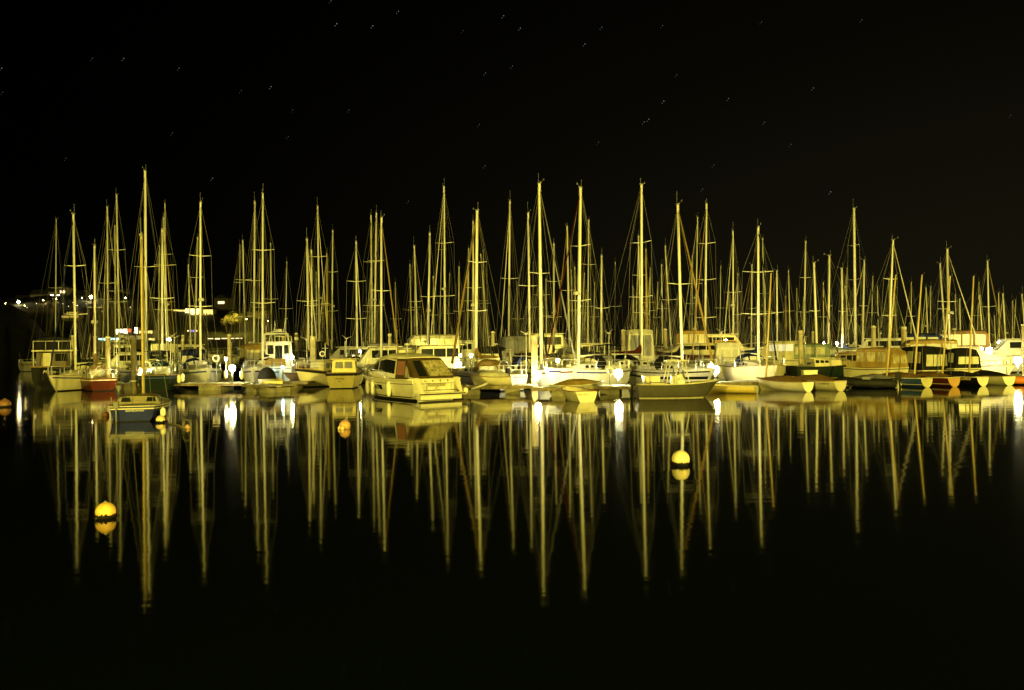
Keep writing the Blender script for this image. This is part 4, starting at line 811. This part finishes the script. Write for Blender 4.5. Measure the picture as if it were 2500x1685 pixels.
# --- dinghies
def dinghy(px, Y, yaw, label, hm, tm=M_WHITE, L=3.2, B=1.35, F=.5, cover=None, txt=None, stripe=None, mast=None, name='rowing_dinghy', cat='dinghy', lettm=M_CBLK, tl=None, group='small open boats moored along the pontoon', square=False):
    st = Vector((WX(px, Y), Y, 0)); ya = rel(yaw, st.x, Y); c, s_ = math.cos(ya), math.sin(ya)
    r = empty(name, (st.x + c * L / 2, st.y + s_ * L / 2, 0), ya, label, cat, group)
    H = Hull(L, B, F, tw=.80, rise=.28, rake=.35, srake=-.05, full=2.4)
    H.prof = [(1, 1), (.75, .95), (.5, .84), (.25, .66), (.05, .38), (-.02, .10), (-.1, .02)]
    if square: H.prof = [(1, 1), (.8, .985), (.45, .88), (.12, .72), (.0, .66), (-.15, .02)]
    H.build(r, hm, None, transom=tm); H.rail(r, M_CREAM if hm != M_CREAM else M_TEAK, .03, 'gunwale')
    if stripe: H.band(r, stripe, .28, .36, 'stripe', 0, .97, 12, False)
    if cover:
        mb = MB(); rows = []
        for i in range(9):
            t = .06 + .86 * i / 8; y = H.b(t) - .01; x = -L / 2 + L * t; zc = H.zs(t) + .36 * math.sin(math.pi * min(1, i / 8 * .9 + .12)) + random.uniform(-.03, .03)
            rows.append([(x, y * q, (H.zs(t) + .01) * abs(q) ** 3 + zc * (1 - abs(q) ** 3) - .05 * (abs(q) == .6)) for q in (1, .6, 0, -.6, -1)])
        mb.grid(rows, False, True); mb.build('cover', cover, r)
    else:
        MB().box((-L * .36, 0, F * .62), (.28, B * .72, .04)).box((0, 0, F * .66), (.24, B * .85, .04)).box((L * .3, 0, F * .7), (.22, B * .5, .04)).build('thwart', M_TEAK, r)
    if txt: text('name_lettering', txt, tl or .14, lettm, r, (-L * .33, H.b(.17) * .97 + .03, F * .66), (R(90 - 6), 0, R(180)), .2)
    if mast:
        x0 = min((abs(WX(mast[2], world_pt(r, (q * .02 * L, 0, 0)).y, .5) - world_pt(r, (q * .02 * L, 0, 0)).x), q * .02 * L) for q in range(-14, 17))[1]; pw = world_pt(r, (x0, 0, 0)); T = P(mast[0], mast[1], pw.y)
        d = T - pw; cc, ss = math.cos(-ya), math.sin(-ya); Tl = Vector((x0 + d.x * cc - d.y * ss, d.x * ss + d.y * cc, T.z))
        MB().tube([(x0, 0, .1), Tl], .062, 8, .045).build('mast', M_WOODM, r)
        for sd in (1, -1): MB().tube([(x0 - .2, sd * B * .46, F), Vector((x0, 0, .1)) + (Tl - Vector((x0, 0, .1))) * .82], .008, 4).build('shroud', M_WIRE, r)
        MB().tube([(L / 2 - .05, 0, F * 1.25), Vector((x0, 0, .1)) + (Tl - Vector((x0, 0, .1))) * .85], .008, 4).build('forestay', M_WIRE, r)
        MB().tube([Tl, Tl + Vector((-.2, 0, .12))], .012, 4).build('burgee_stick', M_WIRE, r)
    return r, H
r, H = dinghy(1432, 44.2, 112, 'small white tender with a squared stern towards the viewer, name on transom', M_CREAM, M_CREAM, 2.9, 1.45, .56, square=True)
H.rail(r, M_CREAM, .025, 'rubbing_strake', .86)
text('name_lettering', 'MISS TIDLY', .12, mat('lettering_faint', (.30, .28, .16), .6), r, (-1.50, .22, .36), (R(90), 0, R(-90)))
MB().box((-1.45, -.02, .27), (.03, .05, .04)).build('drain_plug', M_RUB, r)
dinghy(1352, 50.3, 28, 'covered tender lying on the weedy pontoon', M_GREYH, M_WHITE, 3.4, 1.5, .6, M_CTAN)
r = dinghy(1250, 52.9, 172, 'cream dinghy stored on the pontoon beside the motor cruiser', M_CREAM, M_WHITE, 2.7, 1.4, .55, M_CCRM)[0]; r.location.z = .50
tag(MB().tube([P(1150, 950, 51.7), P(1172, 943, 51.8), P(1190, 936, 52)], .07, 7).build('rolled_hose', M_FEND), 'pale rolled canvas hanging off the pontoon by the stored dinghy', 'canvas roll')
dinghy(1846, 50.2, 168, 'low pale yellow dinghy right of the dark workboat', mat('gelcoat_yellow', (.68, .52, .14), .35, var=.15), M_CREAM, 3.6, 1.4, .42)
dinghy(1972, 51.2, 142, 'white dinghy with brown cover and bright round white stern', M_CREAM, M_LWHITE, 3.9, 1.35, .6, M_CBRN, mast=(1882.5, 667, 1868), name='sailing_dinghy')
dinghy(2051, 51.6, 141, 'cream dinghy with dark script name on its side', M_CREAM, M_CREAM, 3.9, 1.45, .62, M_CBRN, txt='Cranberry', name='sailing_dinghy', tl=.2)
dinghy(2262, 54.6, 142, 'teal hulled sailing dinghy with pale stripe and brown cover', M_TEAL, mat('transom_pale', (.5, .46, .25), .4), 4.3, 1.4, .6, M_CBRN, stripe=M_CREAM, mast=(2251, 671, 2238), name='sailing_dinghy')
dinghy(2329, 55.0, 140, 'red hulled sailing dinghy with orange stern', M_RED, mat('transom_orange', (.48, .28, .09), .4), 4.3, 1.4, .6, M_CBRN, stripe=M_CREAM, mast=(2320, 674, 2303), name='sailing_dinghy')
dinghy(2399, 55.5, 141, 'black hulled sailing dinghy with pale block letters', M_BLACK, M_FEND, 4.3, 1.35, .6, M_CBLK, txt='KLIPBOK', lettm=M_PALEB, mast=(2377, 674, 2366), name='sailing_dinghy', tl=.19)
dinghy(2463, 56, 139, 'cream hulled dinghy with white stern at the right end of the row', M_CREAM, M_LWHITE, 3.9, 1.4, .6, M_CBLK, name='sailing_dinghy')
dinghy(2190, 55.6, 140, 'grey covered dinghy left of the teal one', M_GREYH, M_CREAM, 4.0, 1.4, .45, M_CGREY, mast=(2187, 671, 2176), name='sailing_dinghy')
def rib(px, Y, yaw, label, m):
    r = place('inflatable_boat', px, Y, yaw, label, 'inflatable'); MB().tube([(-1.7, .75, .3), (.6, .75, .32), (1.3, .55, .42), (1.7, 0, .5), (1.3, -.55, .42), (.6, -.75, .32), (-1.7, -.75, .3)], .24, 12).build('tube', m, r)
    MB().box((-.2, 0, .16), (3.0, 1.2, .1)).box((-1.5, 0, .35), (.08, 1.1, .4)).build('floor', M_DECK, r); MB().box((-1.75, 0, .75), (.35, .3, .45)).tube([(-1.8, 0, .6), (-1.9, 0, -.2)], .07, 6).build('outboard_motor', M_RUB, r); MB().box((.1, 0, .45), (.5, .6, .5)).build('seat', M_CGREY, r)
rib(2486, 57.2, 160, 'orange inflatable boat cut by the right edge', mat('rib_orange', (.62, .18, .03), .5)); rib(2120, 55.3, 176, 'black inflatable with grey tubes under the long canopy cruiser', M_RUB)

# --- dark open workboat with its tall frame
r = place('workboat', 1654, 47.2, 9, 'dark grey open workboat with white tall frame and console', 'work boat')
H = Hull(4.55, 1.95, .78, tw=.86, rise=.22, rake=.75, srake=.1, full=2.6, motor=True); H.build(r, mat('hull_dark_grey', (.065, .06, .045), .4, var=.2)); H.rail(r, M_CREAM, .035, 'gunwale'); H.band(r, M_CREAM, -.1, .05, 'boot_top', 0, .9, 12, False)
d = MB(); d.grid([[(-2.2 + 4.2 * t, H.b(t) * .93 * q, .42) for q in (1, 0, -1)] for t in (0, .25, .5, .75, .93)], False, True); d.build('sole', M_DECK, r)
Body([(.75, .60, .56, .42, .84, .04), (1.3, .38, .32, .42, .86, .04), (1.75, .12, .08, .42, .86, .02)]).build('foredeck_locker', M_CREAM, r)
Body([(-.35, .42, .38, .42, 1.18, .04), (.15, .40, .34, .42, 1.30, .04), (.38, .36, .3, .42, 1.0, .03)]).build('console', M_WHITE, r); MB().box((-1.1, 0, .62), (.7, 1.2, .42)).box((-2.0, 0, .6), (.35, 1.5, .4)).build('seat_box', M_CREAM, r)
q = MB()
for x0, x1 in ((-.75, -.45), (-.15, -.12), (.62, .34)):
    for sd in (1, -1): q.tube([(x0, sd * .62, .45), (x1, sd * .5, 2.02)], .035, 6)
q.tube([(-.55, .5, 1.98), (-.1, -.5, 1.98)], .02, 5).tube([(.0, .5, 1.9), (.25, -.5, 1.0)], .03, 5).tube([(.25, .5, 1.9), (.05, -.5, 1.0)], .03, 5)
q.build('frame', M_WHITE, r); MB().box((-.05, 0, 2.05), (1.25, 1.15, .06)).build('top', M_WHITE, r); quad('windscreen', M_CLEAR, r, [(.4, -.3, 1.02), (.4, .3, 1.02), (.3, .28, 1.5), (.3, -.28, 1.5)])
MB().box((-2.45, 0, .95), (.35, .3, .5)).tube([(-2.48, 0, .8), (-2.55, 0, -.2)], .07, 6).build('outboard_motor', M_RUB, r)

# --- the two launches left of the cruiser
def launch(px, Y, yaw, label, hm, L, B, F, txt=None, cover=True):
    r = place('launch', px, Y, yaw, label, 'launch'); H = Hull(L, B, F, tw=.78, rise=.42, rake=.6, srake=.25, full=2.1, wmax=.5); H.build(r, hm, M_DECK)
    H.rail(r, M_RUB, .10, 'rubber_fendering', .93); H.rail(r, M_TEAK, .035, 'gunwale', 1.04); H.band(r, M_ANTIF, -.12, .06, 'boot_top')
    Bd = Body([(-.9, B * .36, B * .33, F - .05, F + .88, .08), (.9, B * .34, B * .31, F, F + .92, .08), (1.15, B * .32, B * .27, F, F + .8, .05)]); w = Bd.build('wheelhouse', hm, r)
    Bd.win('window', M_CGREY, w, -.75, -.05, .42, .88, 0, .03, -.03); Bd.win('window', M_CGREY, w, .05, .75, .42, .88, 0, .03, -.03)
    for y0 in (-.62, .04): quad('window', M_CGREY, w, [(-.92, y0, F + .32), (-.92, y0 + .58, F + .32), (-.92, y0 + .55, F + .80), (-.92, y0 + .03, F + .80)], .02)
    Body([(1.1, B * .3, B * .26, F, F + .42, .06), (2.2, B * .2, B * .14, F + .12, F + .36, .04)]).build('fore_cabin', hm, r)
    MB().box((0, 0, F + 1.0), (2.3, B * .74, .05)).build('roof_edge', hm, r)
    g = MB(); pts = [Vector(H.pt(t, 1, sd, -.05)) for sd in (1, -1) for t in ((.6, .75, .9, .99) if sd == 1 else (.99, .9, .75, .6))]
    for p in pts: g.tube([p, p + Vector((0, 0, .5))], .014, 4)
    g.tube([p + Vector((0, 0, .5)) for p in pts], .016, 5); g.build('bow_rail', M_STEEL, r)
    MB().tube([(.2, 0, F + 1.2), (.2, 0, F + 2.3)], .03, 6).tube([(.2, -.35, F + 1.9), (.2, .35, F + 1.9)], .02, 5).build('mast', M_WHITE, r)
    if txt:
        for k, t in enumerate(txt): text('name_lettering', t, .17 if k == 0 else .12, M_CBLK, r, (-L / 2 + .25 * (.38 + k * .16) - .035, .1, F * .62 - k * .18), (R(90), 0, R(-90)))
    return r, H
launch(800, 65.6, -140, 'white launch with upturned dark banded bow pointing left', M_CREAM, 6.0, 2.2, 1.0)
launch(843, 63.6, 84, 'yellowish launch with rounded stern and heavy black rubber band', mat('gelcoat_ivory', (.64, .54, .22), .35, var=.15), 5.8, 2.45, 1.1, ('Morning', 'Star'))
# stern dinghy hanging beside the second white bow
dinghy(668, 60.2, 94, 'yellow square sterned tender between the white bow and the brown boat', mat('gelcoat_yellow', (.68, .52, .14), .35), mat('gelcoat_yellow', (.68, .52, .14), .35), 2.9, 1.55, .62, square=True)
# black half dome cover standing on the second bow
r = place('covered_tender', 652, 62.2, 80, 'black half dome canvas cover on a tender left of the fishing boat', 'covered boat'); mb = MB(); mb.ball((0, 0, .72), .66, 1.3, 18, 8, 0.0, 1); mb.build('cover', M_CBLK, r); MB().lathe((0, 0, .02), [(.35, 0), (.58, .35), (.66, .71)], 18).build('hull', M_GREYH, r)

# --- general motor boat
def motorboat(px, Y, yaw, label, L=7, F=1.15, ztop=2.6, hm=M_WHITE, sup=M_WHITE, canopy=None, winm=M_GLASS, zc=None, name='cabin_cruiser', cat='motor boat', cab=(-.1, .25), can=(-.42, -.1), arch=False, B=None, pm=M_PANEL, stripe=None, flag=False, group=None):
    B = B or L * .34; r = place(name, px, Y, yaw, label, cat, group); H = Hull(L, B, F, tw=.92, rise=.22, rake=L * .14, srake=.1, full=2.5, motor=True, wmax=.35)
    H.build(r, hm, M_DECK); H.rail(r, M_RUB, .03, 'rubbing_strake', .9); H.band(r, M_ANTIF, -.1, .08, 'boot_top', 0, .92, 12, False)
    if stripe: H.band(r, stripe, .6, .7)
    x0, x1 = cab[0] * L, cab[1] * L; w = B * .42
    S = Body([(x0, w, w * .88, F - .04, ztop, .08), (x1 - .4, w * .9, w * .78, F, ztop - .05, .08), (x1 + .45, w * .8, w * .7, F + .02, F + .42, .05), (x1 + L * .2, w * .35, w * .25, F + .1, F + .28, .03)])
    s_ = S.build('superstructure', sup, r); n = 3; wl = (x1 - .45 - x0 - .1) / n
    for i in range(n): S.win('window', winm, s_, x0 + .08 + wl * i, x0 + wl * (i + 1), .48, .88, 0, 0, 0)
    zt = ztop - .05
    for a, b in ((-.9, -.34), (-.28, .28), (.34, .9)):
        quad('windscreen', winm, s_, [(x1 + .40, a * w * .72, F + .48), (x1 + .40, b * w * .72, F + .48), (x1 - .33, b * w * .74, zt - .08), (x1 - .33, a * w * .74, zt - .08)], .03)
    MB().box(((x0 + x1) / 2 - .3, 0, ztop + .07), (x1 - x0 + .3, w * 1.9, .06)).build('roof', sup, r)
    if not canopy:
        quad('door', M_GLASS, s_, [(x0 - .01, -.3, F + .1), (x0 - .01, .3, F + .1), (x0 - .01, .3, ztop - .25), (x0 - .01, -.3, ztop - .25)], -.02)
        for y0 in (-w * .8, .42): quad('window', M_GLASS, s_, [(x0 - .01, y0, F + (ztop - F) * .5), (x0 - .01, y0 + w * .8 - .42, F + (ztop - F) * .5), (x0 - .01, y0 + w * .8 - .42, ztop - .2), (x0 - .01, y0, ztop - .2)], -.02)
    if canopy:
        a, b = can[0] * L, can[1] * L if can[1] is not None else x0; zt2 = zc or ztop
        Cn = Body([(a - .25, w * 1.02, w * .9, F, zt2 - .35, .05), (a + .15, w * 1.03, w * .92, F, zt2, .12), ((a + b) / 2, w * 1.03, w * .93, F, zt2 + .04, .14), (b, w * 1.0, w * .9, F, zt2, .12)]); c_ = Cn.build('canopy', canopy, r, 3)
        k = 3; q = (b - a) / k
        for i in range(k): Cn.win('canopy_window', pm, c_, a + q * i + .1, a + q * (i + 1) - .08, .32, .85, 0)
        for a2, b2 in ((-.85, -.32), (-.26, .26), (.32, .85)): quad('canopy_window', pm, c_, [(a - .27, a2 * w * .95, F + .28), (a - .27, b2 * w * .95, F + .28), (a - .27, b2 * w * .9, zt2 - .42), (a - .27, a2 * w * .9, zt2 - .42)], -.03)
    if arch:
        MB().tube([(x0 - .2, w, F), (x0 - .5, w * .9, ztop + .5), (x0 - .5, -w * .9, ztop + .5), (x0 - .2, -w, F)], .06, 6).build('radar_arch', M_WHITE, r); MB().lathe((x0 - .5, 0, ztop + .55), [(.05, 0), (.24, .02), (.26, .12), (.18, .22), (.03, .25)], 12).build('radar_dome', M_WHITE, r)
    g = MB(); pts = [Vector(H.pt(t, 1, sd, -.05)) for sd in (1, -1) for t in ((.5, .65, .8, .92, .99) if sd == 1 else (.99, .92, .8, .65, .5))]
    for p in pts: g.tube([p, p + Vector((0, 0, .5))], .014, 4)
    g.tube([p + Vector((0, 0, .5)) for p in pts], .016, 5); g.build('bow_rail', M_STEEL, r)
    MB().tube([(x0, w * .5, ztop), (x0 - .1, w * .5, ztop + 1.5)], .012, 4).tube([(x0 + .6, 0, ztop), (x0 + .6, 0, ztop + .6)], .025, 5).box((x0 + .6, 0, ztop + .55), (.06, .3, .05)).build('aerials', M_WHITE, r)
    return r, H
def sb(*a, **k): return motorboat(*a, **k)
sb(2100, 62, 148, 'tan cabin cruiser wrapped in a pale clear plastic canopy', 6.0, 1.15, 2.15, M_CREAM, mat('gelcoat_tan', (.33, .25, .10), .4), M_CTAN, zc=2.4, can=(-.46, -.06), pm=M_CLEAR, B=2.7)
sb(2238, 61.5, 122, 'small cruiser with black canvas canopy and four pale windows', 4.8, .95, 2.2, M_CREAM, M_CREAM, M_CBLK, zc=2.45, can=(-.44, .12), cab=(.1, .25), B=2.3)
sb(2325, 60.5, 114, 'small pilothouse boat with black framed windows and rounded white hull', 4.8, 1.1, 2.35, M_CREAM, M_WHITE, M_CBLK, zc=2.3, can=(-.45, -.12), cab=(-.12, .22), B=2.0)
sb(2345, 66, 14, 'cream cruiser, bow right, with high tan canopy and dark slash stripe', 8.8, 1.5, 2.4, M_CREAM, M_CREAM, M_CTAN, zc=2.95, can=(-.44, -.05), cab=(-.1, .16), stripe=M_CGREY, B=2.9)
sb(2515, 78, 196, 'bright white motor yacht with raked arch at the right edge', 10, 1.6, 3.0, M_WHITE, M_WHITE, None, arch=True)
sb(2020, 62.5, 28, 'dark green hulled launch with cream deck, bow right, beside the tan cruiser', 5.6, 1.25, 1.75, M_DGREEN, M_CREAM, None, cab=(-.25, .05), B=2.1)
sb(727, 68.5, 176, 'varnished brown wooden boat with low cabin behind the dark pontoon', 5.8, 1.0, 1.5, M_BROWNH, M_BROWNH, None, cab=(-.2, .1), B=2.1)
sb(716, 79, 170, 'motor boat under a heavy black canvas cover beside the dark pile', 6.5, 1.4, 2.6, M_GREYH, M_CREAM, M_CBLK, zc=3.4, can=(-.45, .15), cab=(.1, .2), pm=M_CBLK)
sb(1110, 88, 12, 'large white motor yacht with striped awning behind the cruiser stern', 10.5, 1.9, 3.4, M_WHITE, M_WHITE, M_CCRM, zc=4.0, arch=True, can=(-.42, .02), cab=(0, .2))
sb(1248, 84, 100, 'broad grey green canopied motor boat seen from astern', 8.5, 1.7, 3.0, M_CREAM, M_GREYH, M_CGREY, zc=3.7, can=(-.42, -.02), cab=(-.05, .2), pm=M_CGREY)
sb(1555, 82, 96, 'white high canopied cruiser left of the tall forked mast', 8.5, 1.6, 3.2, M_WHITE, M_WHITE, M_CCRM, zc=4.2, can=(-.42, 0), cab=(-.02, .2), pm=M_CGREY)
sb(945, 72, 186, 'twin roofed white cruiser directly behind the motor cruiser', 7.5, 1.3, 2.9, M_WHITE, M_WHITE, M_CGREY, zc=2.9, arch=False)
sb(1062, 70, 174, 'grey and white hardtop cruiser behind the aerials of the motor cruiser', 7, 1.3, 3.0, M_WHITE, M_CREAM, None, cab=(-.3, .22))
sb(1212, 70, 80, 'white cruiser with oval black framed rear windows', 7.5, 1.3, 2.55, M_WHITE, M_WHITE, M_CBLK, zc=2.75, can=(-.44, -.1))
sb(1700, 82, 165, 'red hulled motor boat with dark windows behind the golden furled sail', 8.5, 1.9, 2.9, M_RED, M_CREAM, None, cab=(-.3, .2))
sb(1735, 88, 8, 'long pale flybridge motor yacht behind the red hulled boat', 11, 2.1, 3.8, M_WHITE, M_CREAM, M_CTAN, zc=4.2, can=(-.3, -.05), arch=True)
sb(1770, 72, 95, 'square wooden wheelhouse boat lit warm orange', 7, 1.3, 3.1, M_CREAM, mat('wheelhouse_lit_varnish', (.5, .3, .08), .4), M_CCRM, zc=2.9, cab=(-.2, .18), can=(-.42, -.2))  # warm orange light is put into the wheelhouse varnish colour
sb(1925, 78, 165, 'motor boat with pale aqua cover and large lit side windows', 8, 1.5, 3.0, M_CREAM, M_CREAM, M_CAQUA, zc=2.7, can=(-.45, -.1), winm=mat('window_lit_white', (.6, .6, .5), .3, emit=(1, .95, .7), estr=.4))
sb(2290, 90, 182, 'white motor yacht with flat brown awning behind the black canopy', 10.5, 1.8, 3.5, M_WHITE, M_CREAM, M_CBRN, zc=3.9, arch=True)
sb(2180, 88, 174, 'long white motor yacht with navy covers right of the big white mast', 11, 1.9, 3.2, M_WHITE, M_WHITE, M_CNAVY, zc=3.6, can=(-.4, -.1))
sb(880, 86, 172, 'low white motor yacht with lit roof left of the motor cruiser', 9.5, 1.6, 2.9, M_WHITE, M_WHITE, M_CGREY, zc=3.2)
sb(1345, 92, 10, 'white trawler yacht with square upper house near the blue light', 10, 2.0, 4.1, M_WHITE, M_WHITE, None, cab=(-.2, .15))
sb(1460, 86, 176, 'cream flat topped motor boat behind the dark sail cover', 8, 1.6, 3.0, M_CREAM, M_CREAM, None)
sb(480, 74, 82, 'dark hooded motor boat right behind the white bow-on yacht', 6.5, 1.2, 2.6, M_WHITE, M_GREYH, M_CNAVY, zc=2.8)
sb(450, 110, 8, 'pale motor yacht lit teal near the cool quay lamps', 10, 1.8, 3.4, M_WHITE, M_WHITE, M_CGRN, zc=3.9)
sb(610, 84, 100, 'motor boat with rounded tan hood right of the slim pile', 8, 1.4, 3.0, M_WHITE, M_WHITE, M_CTAN, zc=3.2)
sb(330, 84, 176, 'low white motor boat behind the dark timber pile', 7.5, 1.2, 2.6, M_WHITE, M_WHITE, M_CNAVY)
# --- fishing boats
def fishing(px, Y, yaw, label, L=8, hm=M_WHITE, F=1.5):
    r, H = motorboat(px, Y, yaw, label, L, F, 3.4, hm, M_WHITE, None, cab=(-.02, .25), name='fishing_boat', cat='fishing boat', B=L * .36)
    g = MB()
    for sd in (1, -1): g.tube([(-L * .38, sd * 1.1, F), (-L * .36, sd * .9, F + 2.6)], .06, 6).tube([(-.2, sd * .8, 3.4), (-.2, sd * .6, 4.3)], .04, 6)
    g.tube([(-L * .36, .9, F + 2.6), (-L * .36, -.9, F + 2.6)], .06, 6).tube([(-.2, .6, 4.3), (-.2, -.6, 4.3)], .04, 6).tube([(-.2, .3, 4.3), (-.2, .3, 5.2)], .03, 5).tube([(-.2, -.4, 4.3), (-.5, -.6, 5.4)], .03, 5); g.build('gantry', M_WHITE, r)
    MB().lathe((-.2, 0, 4.35), [(.1, 0), (.3, .02), (.3, .16), (.1, .2)], 12).build('radar_dome', M_WHITE, r)
    MB().box((-L * .3, 0, F + .3), (1.2, 1.4, .6)).box((-L * .42, .6, F + .25), (.5, .5, .5)).build('deck_gear', M_CTAN, r)
fishing(682, 71, 86, 'cluttered white fishing boat seen from astern, pale square stern', 7.5); fishing(655, 86, 120, 'small fishing boat with radar mast behind the cluttered one', 8); fishing(300, 94, 80, 'small work boat with pale dinghy like stern behind the short pontoon', 6.5, M_GREYH, 1.2)
# --- black hulled trawler yacht at far left
r = place('trawler_yacht', 140, 69.5, 84, 'black hulled trawler yacht at far left, wheelhouse and flybridge from astern', 'motor boat')
H = Hull(8.5, 2.95, 1.7, tw=.9, rise=.2, rake=.8, srake=.15, full=2.6); H.build(r, M_BLACK, M_TEAK); H.rail(r, M_TEAK, .05, 'cap_rail', 1.0); H.band(r, M_ANTIF, -.1, .1, 'boot_top')
S = Body([(-2.2, 1.22, 1.2, 1.68, 2.85, .02), (1.0, 1.2, 1.1, 1.7, 2.85, .02), (1.4, 1.15, 1.0, 1.7, 2.6, .02)]); w = S.build('wheelhouse', mat('teak_dark', (.06, .04, .02), .5), r)
for i in range(3): S.win('window', M_GLASS, w, -2.0 + i, -1.2 + i, .4, .88)
quad('door', M_CREAM, w, [(-2.22, .2, 1.72), (-2.22, .85, 1.72), (-2.22, .85, 2.75), (-2.22, .2, 2.75)], .03); quad('window', M_GLASS, w, [(-2.22, -.95, 2.1), (-2.22, -.1, 2.1), (-2.22, -.1, 2.7), (-2.22, -.95, 2.7)], .03)
MB().box((-1.0, 0, 2.93), (4.4, 2.85, .1)).build('boat_deck', M_CREAM, r)
Body([(-2.9, 1.25, 1.2, 3.0, 3.7, .3), (-1.5, 1.2, 1.1, 3.0, 3.85, .3), (.4, 1.1, 1.0, 3.0, 3.6, .2)]).build('flybridge_cover', M_CBLK, r)
g = MB()
for y in (-1.3, -.45, .45, 1.3): g.tube([(-3.15, y, 2.98), (-3.15, y, 3.7)], .03, 5)
g.tube([(-3.15, -1.3, 3.68), (-3.15, 1.3, 3.68)], .025, 5).tube([(-3.15, -1.3, 1.7), (-3.15, -1.3, 2.9)], .04, 6).tube([(-3.15, 1.3, 1.7), (-3.15, 1.3, 2.9)], .04, 6); g.build('stanchions', M_WHITE, r)
text('name_lettering', 'Margo', .34, M_CCRM, r, (-4.235, .1, 1.2), (R(90), 0, R(-90)), .3)

# dock boxes, covers and small gear on the pontoons
def dockbox(px, Y, label, m=M_WHITE, z=.5):
    o = empty('dock_box', (WX(px, Y, z), Y, z), R(random.uniform(-8, 8)), label, 'dock box'); MB().box((0, 0, .26), (.95, .5, .5)).build('body', m, o); MB().box((0, 0, .535), (1.0, .54, .05)).build('lid', m, o)
dockbox(1976, 58.8, 'cream electricity box on legs beside the dark green launch', M_CREAM, .5); dockbox(1230, 53.2, 'pale dock box behind the stored dinghy'); dockbox(1590, 51, 'dock box behind the dark workboat', M_CREAM)
